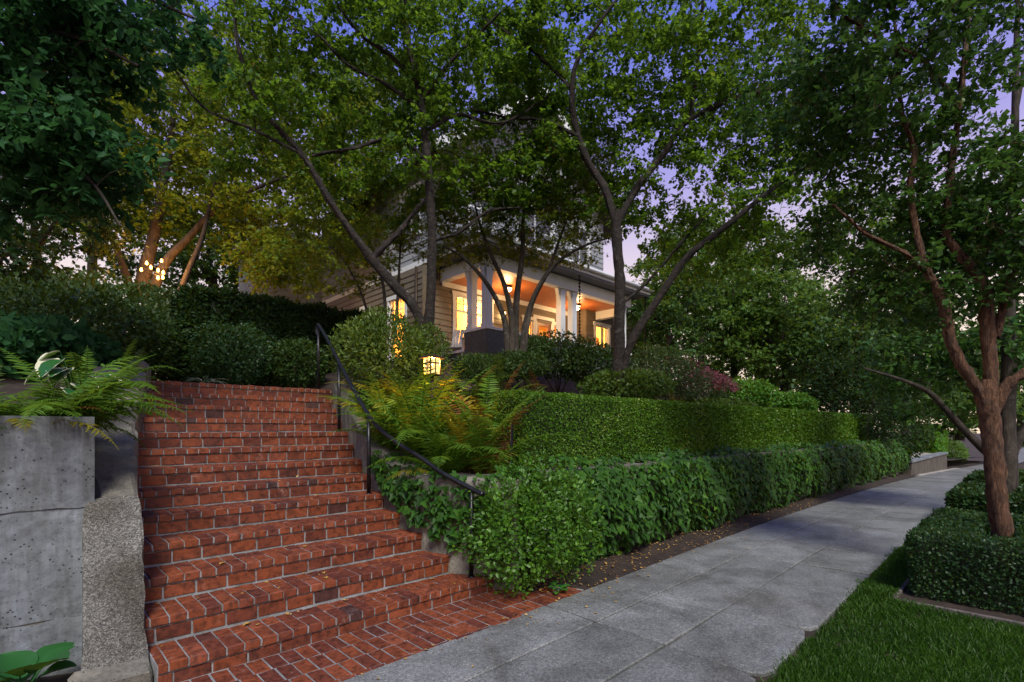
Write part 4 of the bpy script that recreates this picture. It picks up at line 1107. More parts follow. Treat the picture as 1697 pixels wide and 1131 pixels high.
# ---- trees
def tree(name, label, limbs, vols, leaf, lsize, mat, bark, n_tw=7, n_lf=12, tw=.38, group=None, droop=.25, flat=.45, bsides=5, seed=0, max_r=.03, cat='tree', trunk_sides=12, base=None, wig=.12, keep_fn=None, gnarl=.0, back=.0, red=0):
    rng = np.random.default_rng(100 + seed)
    nodes, nrad = [], []
    b0 = np.array(base if base is not None else P(*limbs[0][0][:3]))
    root = tag(empty(name, tuple(b0)), label, cat, group)
    V, F, off = [], [], 0
    for lb in limbs:
        ctrl = np.array([[*P(*c[:3]), c[3]] for c in lb])
        m = max(8, 5 * len(lb))
        sp = smooth_path(ctrl, m)
        rr = np.clip(sp[:, 3], .006, None)
        if gnarl: rr = rr * (1 + gnarl * np.sin(np.arange(m) * 2.1 + seed) * rng.random(m))
        v, f = tube_np(sp[:, :3] - b0, rr, trunk_sides)
        if gnarl: v = v + rng.normal(0, gnarl * .09, v.shape)
        V.append(v); F.append(f + off); off += len(v)
        nodes.append(sp[2:, :3]); nrad.append(rr[2:])
    link('trunk', mesh_np('trunk', np.concatenate(V), np.concatenate(F), bark, True), root)
    nodes, nrad = np.concatenate(nodes), np.concatenate(nrad)
    T = []
    for (px, py, d, rx, ry, rd, n) in vols:
        d = d + back
        q = rng.normal(size=(n, 3)); q /= np.linalg.norm(q, axis=1, keepdims=True); q *= rng.random((n, 1)) ** (1 / 2.6)
        for a in q:
            dd = d + a[2] * rd
            T.append(P(px + a[0] * rx, py + a[1] * ry, d) + np.array([S_, C_, 0]) * a[2] * rd)
    T = np.array(T)
    if keep_fn is not None: T = T[keep_fn(T)]
    dist = np.array([np.min(np.linalg.norm(nodes - t, axis=1)) for t in T])
    order = np.argsort(dist)
    V, F, off = [], [], 0
    tips, tdir = [], []
    for k in order:
        t = T[k]
        dd = np.linalg.norm(nodes - t, axis=1) + .25 * np.maximum(nodes[:, 2] - t[2], 0)
        b = int(np.argmin(dd)); s = nodes[b]; L = np.linalg.norm(t - s) + 1e-6
        mid = (s + t) / 2 + np.array([0, 0, .12 * L]) + rng.normal(0, wig * L, 3)
        nseg = int(np.clip(L / .25, 4, 9))
        u = np.linspace(0, 1, nseg)[:, None]
        path = s * (1 - u) ** 2 + mid * 2 * u * (1 - u) + t * u ** 2
        path[1:-1] += rng.normal(0, .03 * min(L, 1.2), (nseg - 2, 3))
        r0 = min(nrad[b] * .6, max_r, .006 + .011 * L); rad = np.linspace(r0, .0035, nseg)
        v, f = tube_np(path - b0, rad, bsides); V.append(v); F.append(f + off); off += len(v)
        nodes = np.vstack([nodes, path[2:]]); nrad = np.concatenate([nrad, rad[2:]])
        for ww in (1.0, .72, .45):
            if ww < 1 and L < .5: continue
            q = path[min(nseg - 1, int(ww * (nseg - 1)))]
            tips.append(q); tdir.append((t - s) / L)
    tips, tdir = np.array(tips), np.array(tdir)
    # twigs
    m = len(tips)
    td = rng.normal(size=(m, n_tw, 3)); td[..., 2] *= flat; td += tdir[:, None] * .5; td /= np.linalg.norm(td, axis=2, keepdims=True)
    tl = tw * (.5 + .8 * rng.random((m, n_tw)))
    st = tips[:, None] + rng.normal(0, .05, (m, n_tw, 3))
    en = st + td * tl[..., None] + np.array([0, 0, -droop * .3]) * tl[..., None]
    S0, E0 = st.reshape(-1, 3), en.reshape(-1, 3)
    pp = np.stack([S0, E0], 1) - b0
    a = np.arange(3) / 3 * 2 * np.pi; ring = np.stack([np.cos(a), np.sin(a), 0 * a], 1)
    wv = (pp[:, :, None] + ring[None, None] * np.array([.0045, .002])[None, :, None, None]).reshape(-1, 3)
    o = (np.arange(len(pp)) * 6)[:, None, None]
    base_f = np.array([[r * 3 + c, r * 3 + (c + 1) % 3, (r + 1) * 3 + (c + 1) % 3, (r + 1) * 3 + c] for r in range(1) for c in range(3)])
    wf = (base_f[None] + o).reshape(-1, 4)
    V.append(wv); F.append(wf + off)
    link('branches', mesh_np('branches', np.concatenate(V), np.concatenate(F), bark, True), root)['kind'] = 'stuff'
    # leaves
    k = len(S0)
    tt = (.15 + .85 * rng.random((k, n_lf)))[..., None]
    lp = S0[:, None] * (1 - tt) + E0[:, None] * tt + rng.normal(0, .02, (k, n_lf, 3))
    dirv = (E0 - S0); dirv /= np.linalg.norm(dirv, axis=1, keepdims=True) + 1e-9
    ld = dirv[:, None] * .5 + rng.normal(0, .75, (k, n_lf, 3)) + np.array([0, 0, -droop])
    ln_ = np.array([0, 0, 1.0]) + rng.normal(0, .5, (k, n_lf, 3))
    lp, ld, ln_ = lp.reshape(-1, 3), ld.reshape(-1, 3), ln_.reshape(-1, 3)
    ok = np.linalg.norm(lp - np.array([0, 0, CAM_H]), axis=1) > 1.6
    lp, ld, ln_ = lp[ok], ld[ok], ln_[ok]
    if red:
        q = tips[rng.integers(0, len(tips), red)]; q = np.repeat(q, 9, 0) + rng.normal(0, .05, (red * 9, 3)) * np.array([1, 1, 1.6])
        leaf_obj('seed_cluster', q - b0, rng.normal(0, .4, q.shape) + np.array([0, 0, -1.0]), rng.normal(0, 1, q.shape), .055 * (.6 + .6 * rng.random(len(q))), 'lance', 'seed_red', root)
    leaf_obj('crown', lp - b0, ld, ln_, lsize * (.45 + .95 * rng.random(len(lp)) ** 1.2), leaf, mat, root)
    return root

tree('cherry_tree', 'two-stemmed cherry tree with lichened bark leaning left beside the porch', [
    [(708, 600, 8.3, .097), (711, 540, 8.3, .083), (716, 430, 8.3, .074), (714, 350, 8.3, .069), (708, 270, 8.3, .063), (702, 200, 8.3, .057), (688, 120, 8.2, .045), (675, 60, 8.1, .037), (668, -40, 8.0, .029)],
    [(703, 575, 8.3, .080), (690, 515, 8.25, .077), (655, 475, 8.2, .074), (618, 432, 8.1, .071), (590, 395, 8.0, .057), (545, 330, 7.9, .049), (500, 255, 7.8, .043), (440, 190, 7.7, .034), (408, 125, 7.6, .029), (392, 60, 7.5, .020), (385, -20, 7.4, .014)],
    [(616, 430, 8.1, .051), (640, 405, 8.2, .045), (665, 380, 8.3, .040), (692, 345, 8.5, .029), (720, 320, 8.7, .017)],
    [(707, 268, 8.3, .034), (660, 228, 8.1, .026), (590, 245, 7.9, .020), (517, 258, 7.8, .017)],
    [(700, 185, 8.3, .029), (640, 140, 8.1, .024), (580, 110, 7.9, .019), (530, 60, 7.7, .013)],
    [(703, 150, 8.2, .029), (650, 95, 8.0, .026), (600, 60, 7.8, .017), (560, 10, 7.6, .012)],
    [(712, 215, 8.3, .029), (760, 190, 8.4, .026), (830, 205, 8.6, .020), (910, 160, 8.8, .012)],
    [(700, 170, 8.3, .029), (740, 110, 8.3, .023), (780, 70, 8.3, .017), (830, 20, 8.2, .012)],
    [(716, 400, 8.3, .026), (760, 385, 8.5, .023), (810, 350, 8.7, .016), (860, 345, 8.9, .009)],
    [(498, 255, 7.8, .023), (420, 215, 7.6, .017), (340, 180, 7.4, .012), (280, 100, 7.2, .007)],
], [(560, 80, 7.7, 240, 150, 1.7, 120), (750, 80, 8.3, 190, 150, 1.8, 95), (420, 150, 7.4, 150, 170, 1.3, 56), (630, 270, 8.0, 170, 90, 1.3, 46), (830, 280, 8.6, 120, 80, 1.0, 30)],
    'diamond', .078, 'leaf_cherry', 'bark_cherry', 7, 16, .42, 'cherry trees on the slope', seed=1, gnarl=.08, back=.75, red=45, max_r=.034, trunk_sides=14)

tree('cherry_tree', 'cherry tree with upright trunk forking wide, rising behind the clipped hedge', [
    [(1023, 720, 8.8, .109), (1022, 650, 8.8, .097), (1026, 560, 8.8, .091), (1027, 470, 8.8, .087), (1022, 400, 8.8, .085), (1022, 350, 8.8, .079)],
    [(1021, 372, 8.8, .060), (1002, 312, 8.8, .060), (975, 270, 8.8, .057), (955, 215, 8.7, .051), (948, 165, 8.6, .045), (955, 105, 8.5, .036), (985, 50, 8.4, .027), (1030, -10, 8.3, .018)],
    [(1024, 368, 8.8, .060), (1058, 307, 8.8, .057), (1100, 255, 8.8, .051), (1135, 205, 8.7, .045), (1200, 170, 8.5, .036), (1262, 152, 8.3, .030), (1340, 130, 8.1, .018)],
    [(1030, 620, 8.8, .060), (1050, 560, 8.7, .066), (1098, 485, 8.6, .060), (1140, 425, 8.5, .051), (1210, 370, 8.3, .042), (1285, 310, 8.1, .030), (1375, 250, 7.9, .018), (1450, 190, 7.7, .012)],
    [(1030, 505, 8.8, .027), (1075, 465, 8.9, .024), (1140, 390, 9.0, .019), (1185, 345, 9.1, .012)],
    [(1143, 200, 8.7, .027), (1152, 140, 8.7, .024), (1160, 70, 8.6, .018), (1165, 0, 8.5, .012)],
    [(950, 150, 8.6, .027), (900, 100, 8.5, .021), (850, 60, 8.4, .015), (800, 30, 8.3, .008)],
    [(957, 225, 8.7, .030), (900, 200, 8.8, .024), (840, 195, 9.0, .018), (780, 180, 9.1, .010)],
], [(1050, 90, 8.6, 200, 150, 1.7, 105), (1230, 120, 8.3, 190, 150, 1.6, 92), (1270, 320, 8.2, 170, 120, 1.4, 66), (920, 120, 8.7, 150, 140, 1.5, 60), (1150, 420, 8.8, 110, 70, 1.0, 24), (1100, 280, 8.8, 130, 110, 1.3, 40), (960, 300, 9, 90, 80, 1, 22)],
    'diamond', .078, 'leaf_cherry', 'bark_cherry', 7, 16, .42, 'cherry trees on the slope', seed=2, gnarl=.08, back=.75, red=45, max_r=.034, trunk_sides=14)

tree('japanese_maple', 'slender many-stemmed maple with fine leaves directly before the dark porch pillar', [
    [(850, 660, 10.2, .08), (842, 605, 10.2, .075), (838, 540, 10.2, .06), (822, 495, 10.2, .05), (795, 455, 10.1, .04), (765, 425, 10.0, .03), (735, 408, 9.9, .018)],
    [(852, 660, 10.2, .085), (848, 605, 10.2, .08), (848, 530, 10.2, .06), (835, 470, 10.2, .05), (815, 425, 10.2, .04), (795, 370, 10.2, .025), (785, 330, 10.2, .015)],
    [(856, 660, 10.3, .085), (854, 605, 10.3, .08), (856, 500, 10.3, .065), (866, 420, 10.3, .05), (868, 350, 10.3, .035), (880, 280, 10.3, .02)],
    [(858, 660, 10.2, .08), (864, 605, 10.2, .07), (872, 530, 10.2, .055), (896, 470, 10.1, .045), (930, 430, 10.0, .035), (975, 405, 9.9, .022), (1010, 395, 9.8, .012)],
    [(860, 660, 10.2, .07), (866, 600, 10.2, .06), (880, 510, 10.2, .045), (908, 450, 10.2, .036), (928, 395, 10.2, .026), (950, 335, 10.2, .015)],
], [(830, 340, 10.2, 170, 85, 1.3, 120), (930, 385, 9.9, 110, 50, 1.0, 56), (740, 385, 10.0, 100, 55, .9, 44), (960, 310, 9.7, 90, 60, .9, 44), (780, 300, 9.7, 90, 60, .9, 40), (870, 260, 10.3, 160, 70, 1.2, 70)],
    'trident', .062, 'leaf_maple', 'bark_maple', 7, 13, .34, seed=3, flat=.25, back=.5, max_r=.014, trunk_sides=9)

tree('street_tree', 'street tree with rugged reddish bark inside the near box hedge', [
    [(1674, 985, 5.0, .150), (1670, 945, 5.0, .107), (1664, 900, 5.0, .089), (1652, 820, 5.0, .080), (1645, 740, 5.0, .077), (1640, 690, 5.0, .083), (1634, 655, 5.0, .086), (1632, 630, 5.0, .071)],
    [(1634, 672, 5.0, .058), (1612, 632, 5.0, .051), (1590, 600, 5.0, .046), (1574, 560, 5.0, .044), (1568, 520, 5.0, .041), (1552, 478, 5.0, .037), (1532, 440, 5.0, .033), (1520, 385, 5.05, .027), (1508, 300, 5.1, .023), (1516, 250, 5.15, .021), (1494, 185, 5.2, .018), (1488, 100, 5.3, .015), (1480, 0, 5.4, .009)],
    [(1640, 670, 5.0, .065), (1641, 600, 5.0, .058), (1635, 530, 5.0, .054), (1634, 480, 5.0, .051), (1612, 445, 5.05, .039), (1585, 415, 5.1, .035), (1568, 380, 5.15, .029), (1574, 300, 5.2, .027), (1590, 180, 5.3, .025), (1602, 60, 5.4, .021), (1608, -60, 5.5, .018)],
    [(1646, 680, 5.0, .053), (1668, 640, 4.95, .045), (1700, 615, 4.9, .035), (1750, 560, 4.8, .029), (1790, 450, 4.7, .023)],
    [(1650, 560, 5.0, .035), (1660, 520, 5.0, .029), (1672, 470, 5.0, .023), (1700, 400, 5.0, .018), (1740, 300, 5.0, .012)],
    [(1540, 455, 5.0, .023), (1500, 420, 4.9, .018), (1440, 390, 4.8, .012), (1380, 340, 4.7, .007)],
    [(1590, 180, 5.3, .018), (1540, 110, 5.1, .013), (1470, 70, 4.9, .009), (1400, 30, 4.7, .006)],
], [(1580, 400, 4.9, 140, 120, 1.0, 60), (1680, 330, 4.6, 80, 150, 1.0, 48), (1470, 120, 5.0, 170, 150, 1.3, 90), (1560, 250, 5.3, 60, 110, 1.1, 16), (1370, 110, 5.2, 120, 130, 1.2, 46), (1640, 30, 5.4, 90, 60, 1.2, 20), (1440, 330, 5.4, 90, 110, .9, 30), (1480, 520, 5.6, 70, 60, .8, 10)],
    'diamond', .066, 'leaf_street', 'bark_street', 7, 15, .34, 'street trees in the verge', seed=4, gnarl=.07, back=.4, max_r=.02, trunk_sides=16)

tree('street_tree', 'second street tree with dark slanting limbs inside the farther box hedge', [
    [(1668, 830, 8.8, .16), (1668, 780, 8.8, .15), (1668, 750, 8.8, .14), (1668, 700, 8.8, .12), (1672, 600, 8.8, .1), (1672, 480, 8.8, .08), (1680, 300, 8.8, .06), (1684, 100, 8.8, .045), (1688, -20, 8.8, .03)],
    [(1664, 775, 8.8, .07), (1630, 745, 8.8, .065), (1590, 705, 8.8, .055), (1545, 655, 8.8, .045), (1500, 632, 8.8, .03), (1430, 610, 8.8, .015)],
    [(1672, 770, 8.8, .08), (1690, 725, 8.8, .07), (1730, 690, 8.8, .05), (1800, 640, 8.8, .03)],
    [(1682, 190, 8.8, .04), (1700, 100, 8.8, .03), (1720, 20, 8.8, .02)],
], [(1560, 590, 9.5, 110, 60, 1.5, 34), (1640, 560, 9.5, 90, 80, 1.5, 30), (1600, 450, 10.0, 130, 80, 1.5, 30), (1680, 300, 9.5, 70, 100, 1.3, 14), (1520, 660, 9.5, 70, 35, 1, 10)],
    'ovate', .11, 'leaf_street', 'bark_dark', 6, 10, .42, 'street trees in the verge', seed=5, max_r=.02)

tree('katsura_tree', 'dark blue-green tree with large round leaves overhanging the upper left corner', [
    [(-330, 800, 5.6, .16), (-320, 600, 5.5, .14), (-300, 300, 5.4, .11), (-280, 50, 5.2, .08), (-250, -150, 5.0, .05)],
    [(-305, 350, 5.4, .06), (-180, 200, 5.2, .05), (-60, 170, 5.0, .035), (60, 230, 4.8, .022), (150, 300, 4.6, .014), (200, 375, 4.5, .008)],
    [(-290, 200, 5.3, .06), (-150, 80, 5.2, .05), (-20, 50, 5.0, .035), (120, 60, 4.8, .022), (230, 110, 4.7, .012)],
    [(-270, 0, 5.2, .05), (-120, -60, 5.2, .04), (60, -60, 5.0, .03), (200, -20, 4.9, .02), (320, 30, 4.9, .012)],
    [(-310, 420, 5.4, .05), (-180, 330, 5.2, .04), (-60, 320, 5.0, .02), (60, 360, 4.8, .01)],
], [(60, 60, 4.9, 150, 110, .9, 90), (110, 270, 4.7, 110, 80, .55, 50), (20, 330, 4.9, 60, 50, .5, 10), (230, 40, 5.0, 100, 70, .8, 24), (-40, 180, 5.2, 90, 140, .9, 30)],
    'ovate', .084, 'leaf_katsura', 'bark_dark', 6, 12, .32, seed=6, max_r=.016, droop=.15, flat=.3)

tree('yellow_maple', 'yellow-green maple with low spreading stems behind the string lights', [
    [(232, 500, 14.2, .2), (240, 450, 14.2, .17), (255, 390, 14.2, .14), (268, 320, 14.2, .11), (282, 240, 14.2, .08), (290, 160, 14.2, .05)],
    [(222, 500, 14.2, .14), (205, 445, 14.2, .1), (188, 400, 14.2, .08), (165, 350, 14.2, .05), (150, 290, 14.2, .03)],
    [(246, 500, 14.2, .15), (275, 435, 14.2, .12), (312, 395, 14.2, .09), (360, 345, 14.2, .07), (430, 310, 14.2, .05), (480, 290, 14.2, .03)],
    [(290, 510, 14.0, .09), (312, 450, 14.0, .075), (335, 395, 14.0, .06), (350, 330, 14, .04), (370, 250, 14, .02)],
], [(330, 280, 14.2, 170, 140, 3.0, 150), (240, 190, 14.5, 140, 120, 2.6, 90), (450, 350, 14.0, 120, 90, 2.2, 100), (470, 435, 12.2, 80, 38, 1.2, 50), (400, 160, 14.5, 140, 100, 2.4, 80), (190, 320, 14, 90, 90, 2, 34), (560, 350, 14.5, 110, 90, 2.0, 80), (560, 220, 15, 120, 100, 2, 60)],
    'diamond', .105, 'leaf_yellow_maple', 'bark_dark', 6, 12, .62, seed=7, flat=.28, back=1.2, max_r=.03)

tree('small_maple', 'small orange-tinged maple sapling cluster by the side window of the house', [
    [(640, 560, 9.8, .035), (636, 480, 9.8, .03), (620, 420, 9.8, .022), (600, 380, 9.8, .012)],
    [(655, 560, 9.8, .035), (660, 480, 9.8, .028), (664, 400, 9.8, .018), (668, 350, 9.8, .01)],
    [(620, 560, 9.9, .03), (600, 490, 9.9, .024), (575, 440, 9.9, .016), (550, 410, 9.9, .01)],
], [(580, 440, 9.9, 80, 45, .9, 26), (545, 400, 10, 60, 40, .8, 14), (630, 400, 9.9, 60, 40, .7, 12)],
    'trident', .075, 'leaf_yellow_maple', 'bark_maple', 6, 12, .34, seed=8, flat=.25, max_r=.012, trunk_sides=7)

# trees beyond the garden on the right, each its own kind of place
for k, (x, yb, d, yt, w, mat, lab) in enumerate((
        (1105, 620, 19, 430, 70, 'leaf_far', 'slim grey-stemmed tree just right of the porch end'),
        (1215, 640, 21, 470, 80, 'leaf_far_pale', 'light green tree with layered boughs above the pink flowering shrub'),
        (1300, 650, 20, 480, 75, 'leaf_far_pale', 'pale green tree with forked grey trunk above the bright green bush'),
        (1415, 690, 26, 360, 95, 'leaf_far', 'tall rounded tree with small leaves beyond the hedge end'),
        (1330, 690, 30, 520, 90, 'leaf_far', 'dark green tree in the thicket behind the forked grey trunk'),
        (1500, 720, 24, 500, 80, 'leaf_far', 'bushy tree hanging over the sidewalk past the driveway'),
        (1060, 640, 24, 500, 60, 'leaf_far', 'background tree half hidden by the leaning cherry trunk'),
        (1590, 730, 34, 600, 60, 'leaf_far_pale', 'pale distant tree at the far end of the sidewalk'),
        (1690, 740, 40, 560, 70, 'leaf_far', 'distant tree beyond the road at the right edge'),
        (1160, 650, 28, 380, 80, 'leaf_far_pale', 'tall airy tree between the slim grey stem and the layered one'),
        (1260, 660, 33, 400, 90, 'leaf_far', 'tall tree showing over the layered light green one'),
        (1470, 700, 34, 430, 90, 'leaf_far', 'tree at the back behind the bushy one over the sidewalk'),
        (1380, 700, 18, 540, 60, 'leaf_far', 'low leafy tree just behind the dark bush at the hedge end'))):
    s = d / 20
    tree('background_tree', lab, [
        [(x, yb, d, .16 * s), (x + 3, (yb * 2 + yt) / 3, d, .12 * s), (x - 4, (yb + yt) / 2, d, .08 * s), (x + 2, yt, d, .03 * s)],
        [(x + 2, (yb * 2 + yt) / 3 + 10, d, .08 * s), (x + w * .4, (yb + yt) / 2, d, .05 * s), (x + w * .7, (yb + 2 * yt) / 3, d, .02 * s)],
        [(x + 2, (yb * 2 + yt) / 3, d, .07 * s), (x - w * .4, (yb + yt) / 2 - 5, d, .05 * s), (x - w * .7, (yb + 2 * yt) / 3 + 15, d, .02 * s)]],
        [(x, (yb + yt) / 2 - 5, d, w, (yb - yt) * .55, 2.0 * s, 90), (x, yt + 30, d, w * .8, 60, 1.8 * s, 40)],
        'diamond', .145 * s ** .7, mat, 'bark_maple' if k in (0, 2) else 'bark_dark', 6, 9, .62 * s, 'trees beyond the garden', seed=20 + k, flat=.35, max_r=.04, trunk_sides=8, bsides=3)
# trees behind the house and the left garden
for k, (x, yb, d, yt, w, mat, lab) in enumerate((
        (60, 560, 12, 200, 130, 'leaf_dark', 'tall dark evergreen filling the left edge behind the undergrowth'),
        (-40, 560, 9, 380, 110, 'leaf_dark', 'dark shrubby tree low at the left frame edge'),
        (150, 560, 18, 120, 120, 'leaf_far', 'tall green tree standing behind the round-leaved branch'),
        (350, 520, 24, 330, 110, 'leaf_far', 'green tree in the distance behind the yellow-green maple stems'),
        (640, 500, 26, 120, 160, 'leaf_far_pale', 'tall yellowish tree rising behind the house roof'),
        (880, 450, 28, 130, 150, 'leaf_far_pale', 'broad yellow-green tree behind the upper storey'))):
    s = d / 20
    tree('background_tree', lab, [
        [(x, yb, d, .2 * s), (x + 3, (yb * 2 + yt) / 3, d, .15 * s), (x - 4, (yb + yt) / 2, d, .1 * s), (x + 2, yt, d, .03 * s)],
        [(x + 2, (yb + yt) / 2 + 30, d, .08 * s), (x + w * .4, (yb + yt) / 2 - 40, d, .05 * s), (x + w * .7, (yb + 2 * yt) / 3 - 30, d, .02 * s)],
        [(x + 2, (yb + yt) / 2 + 50, d, .07 * s), (x - w * .4, (yb + yt) / 2 - 25, d, .05 * s), (x - w * .7, (yb + 2 * yt) / 3 - 10, d, .02 * s)]],
        [(x, (yb + yt) / 2 - 10, d, w, (yb - yt) * .52, 2.2 * s, 100), (x, yt + 40, d, w * .8, 90, 2.0 * s, 40)],
        'diamond', .155 * s ** .7, mat, 'bark_dark', 6, 9, .7 * s ** .8, 'trees behind the house and garden', seed=40 + k, flat=.4, max_r=.04, trunk_sides=8, bsides=3)

# ---- clipped hedges
clipped('clipped_hedge', 'long clipped green hedge running along the top of the ivy wall', [(4.02, 20.6, 3.98, 4.50, 1.05, 1.94)], 5600, .025, 'leaf_hedge', round_=.06, wob=.010,
        dens=lambda p: np.clip(8.0 / np.maximum(p[:, 0], 5), .30, 1))
RING = lambda x0, x1, y0, y1, t, z0, z1: [(x0, x0 + t, y0, y1, z0, z1), (x1 - t, x1, y0, y1, z0, z1), (x0 + t - .04, x1 - t + .04, y1 - t, y1, z0, z1), (x0 + t - .04, x1 - t + .04, y0, y0 + t, z0, z1)]
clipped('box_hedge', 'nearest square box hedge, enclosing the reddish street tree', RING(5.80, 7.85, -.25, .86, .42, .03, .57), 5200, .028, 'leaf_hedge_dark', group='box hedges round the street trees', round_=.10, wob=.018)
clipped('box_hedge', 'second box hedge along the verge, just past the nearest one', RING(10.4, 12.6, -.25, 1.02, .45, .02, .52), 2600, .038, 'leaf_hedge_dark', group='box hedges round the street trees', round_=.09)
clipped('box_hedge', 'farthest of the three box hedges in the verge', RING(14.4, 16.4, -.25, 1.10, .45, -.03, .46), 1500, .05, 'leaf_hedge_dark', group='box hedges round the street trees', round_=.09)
# soil and edging board of the nearest hedge
tag(MB().box((5.60, -.6, -.05), (7.95, .92, .012)).build('hedge_bed', 'soil'), kind='structure')
eb = tag(empty('edging_board', (0, 0, 0)), 'low wooden edging around the nearest box hedge', 'edging')
MB().cbox((5.57, .905, -.03), (6.45, .94, .040), .006).build('board', 'wood_edge', eb)
MB().cbox((5.565, -.7, -.03), (5.60, .90, .028), .006).build('board', 'wood_edge', eb)

# tall dark hedge and shrubs above the stairs
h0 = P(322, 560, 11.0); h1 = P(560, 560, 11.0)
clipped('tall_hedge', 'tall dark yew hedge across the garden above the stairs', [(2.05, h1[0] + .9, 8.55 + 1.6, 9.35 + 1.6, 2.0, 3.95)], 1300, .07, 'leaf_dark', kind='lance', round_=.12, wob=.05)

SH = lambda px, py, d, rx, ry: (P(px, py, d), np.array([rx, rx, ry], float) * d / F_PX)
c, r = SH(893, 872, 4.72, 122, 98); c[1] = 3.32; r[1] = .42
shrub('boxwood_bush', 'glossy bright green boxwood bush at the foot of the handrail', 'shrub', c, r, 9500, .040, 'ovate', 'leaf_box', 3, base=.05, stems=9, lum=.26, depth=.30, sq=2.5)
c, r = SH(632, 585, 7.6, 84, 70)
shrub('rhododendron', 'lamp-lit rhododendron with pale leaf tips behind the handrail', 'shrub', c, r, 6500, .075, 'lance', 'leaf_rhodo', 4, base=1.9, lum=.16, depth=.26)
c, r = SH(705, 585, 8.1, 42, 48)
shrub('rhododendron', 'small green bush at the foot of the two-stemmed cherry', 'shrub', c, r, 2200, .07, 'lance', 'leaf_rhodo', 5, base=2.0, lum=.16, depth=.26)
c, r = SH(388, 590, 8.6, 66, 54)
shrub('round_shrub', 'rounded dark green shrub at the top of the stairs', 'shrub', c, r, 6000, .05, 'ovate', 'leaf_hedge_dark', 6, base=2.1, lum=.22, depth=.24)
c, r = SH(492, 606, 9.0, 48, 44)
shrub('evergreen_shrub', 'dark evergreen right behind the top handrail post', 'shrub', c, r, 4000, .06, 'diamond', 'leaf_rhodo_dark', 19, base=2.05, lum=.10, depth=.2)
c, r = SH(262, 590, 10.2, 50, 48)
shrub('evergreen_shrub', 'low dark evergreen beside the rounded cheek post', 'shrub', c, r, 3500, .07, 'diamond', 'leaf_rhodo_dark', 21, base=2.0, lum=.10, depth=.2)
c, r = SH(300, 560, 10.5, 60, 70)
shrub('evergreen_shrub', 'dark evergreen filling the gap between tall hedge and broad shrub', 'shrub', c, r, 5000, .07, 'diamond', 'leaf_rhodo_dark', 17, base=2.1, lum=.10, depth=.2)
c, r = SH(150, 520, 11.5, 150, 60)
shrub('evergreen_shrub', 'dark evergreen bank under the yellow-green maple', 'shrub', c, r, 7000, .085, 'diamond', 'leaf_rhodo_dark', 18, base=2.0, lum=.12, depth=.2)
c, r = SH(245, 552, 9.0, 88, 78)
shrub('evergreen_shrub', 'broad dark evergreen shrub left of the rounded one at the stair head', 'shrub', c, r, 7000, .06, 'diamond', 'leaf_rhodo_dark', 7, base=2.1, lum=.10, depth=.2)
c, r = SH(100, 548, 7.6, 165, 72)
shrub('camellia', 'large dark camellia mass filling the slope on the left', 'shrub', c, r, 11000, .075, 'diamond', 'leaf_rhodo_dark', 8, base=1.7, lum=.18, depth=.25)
c, r = SH(40, 590, 6.0, 130, 60)
shrub('undergrowth', 'leafy dark green undergrowth behind the left ferns', 'shrub', c, r, 3000, .12, 'ovate', 'leaf_katsura', 9, base=1.55, lum=.2, depth=.3)
for k, (x, y, d, rx, ry, m, lab) in enumerate((
        (800, 612, 8.9, 52, 24, 'leaf_rhodo_dark', 'dark low bush on the slope below the pillar base'),
        (862, 606, 9.4, 48, 22, 'leaf_rhodo_dark', 'dark low bush around the feet of the slender maple'),
        (925, 590, 11.5, 70, 36, 'leaf_rhodo_dark', 'dark rhododendron below the porch parapet left of the paired columns'),
        (985, 606, 11.0, 58, 34, 'leaf_rhodo_dark', 'dark rhododendron beside the forked cherry trunk'),
        (880, 580, 11.2, 40, 22, 'leaf_greygreen', 'small grey-green bush at the foot of the slender maple'),
        (1090, 612, 10.5, 58, 38, 'leaf_greygreen', 'silvery green mounded shrub right of the forked cherry'),
        (1150, 630, 10.8, 62, 36, 'leaf_greygreen', 'grey-green shrub left of the pink blossoms'),
        (1215, 650, 11.5, 52, 34, 'leaf_greygreen', 'low shrub topped with pink blossoms'),
        (1300, 655, 13.0, 56, 30, 'leaf_bright', 'bright light green bush behind the middle of the hedge'),
        (1360, 672, 14.5, 40, 22, 'leaf_bright', 'low bright green plant behind the far half of the hedge'),
        (1245, 676, 10.5, 95, 17, 'leaf_fern_dark', 'low bronze-green mound just behind the hedge top'),
        (1060, 640, 9.0, 80, 26, 'leaf_fern_dark', 'bronze fern-like mound at the base of the forked cherry'))):
    c, r = SH(x, y, d, rx, ry); c[1] = max(c[1], 5.2 if k > 8 else 5.6)
    sh = shrub('garden_shrub', lab, 'shrub', c, r, 3600, .07 if k not in (8, 9) else .1, 'diamond' if k > 7 or k in (2, 3) else 'lance', m, 20 + k, base=float(hill(c[0], c[1])) - .05, stems=5, lum=.14, depth=.28, group='shrubs on the slope')
    if k in (7, 6):
        n = 2600 if k == 7 else 400
        u = rand_unit(n); u[:, 2] = np.abs(u[:, 2]) * .9 + .1; u /= np.linalg.norm(u, axis=1, keepdims=True)
        cl_ = np.round(u * 5) / 5 + RNG.normal(0, .05, (n, 3))
        leaf_obj('blossom', cl_ * r * 1.06 + (c - np.array(sh.location)), rand_unit(n), rand_unit(n), .058 * (.6 + .6 * RNG.random(n)), 'diamond', 'flower_pink', sh)
c = P(1425, 655, 16.5); shrub('dark_yew', 'large dark bush at the far end of the clipped hedge', 'shrub', c, (1.7, 1.5, 1.8), 9000, .10, 'diamond', 'leaf_dark', 41, base=.6, lum=.15, depth=.2)
c = P(1475, 700, 18.5); shrub('dark_yew', 'dark shrub mass spilling over the end of the ivy wall', 'shrub', c, (1.2, 1.2, 1.5), 5000, .10, 'diamond', 'leaf_dark', 42, base=.3, lum=.15, depth=.2)
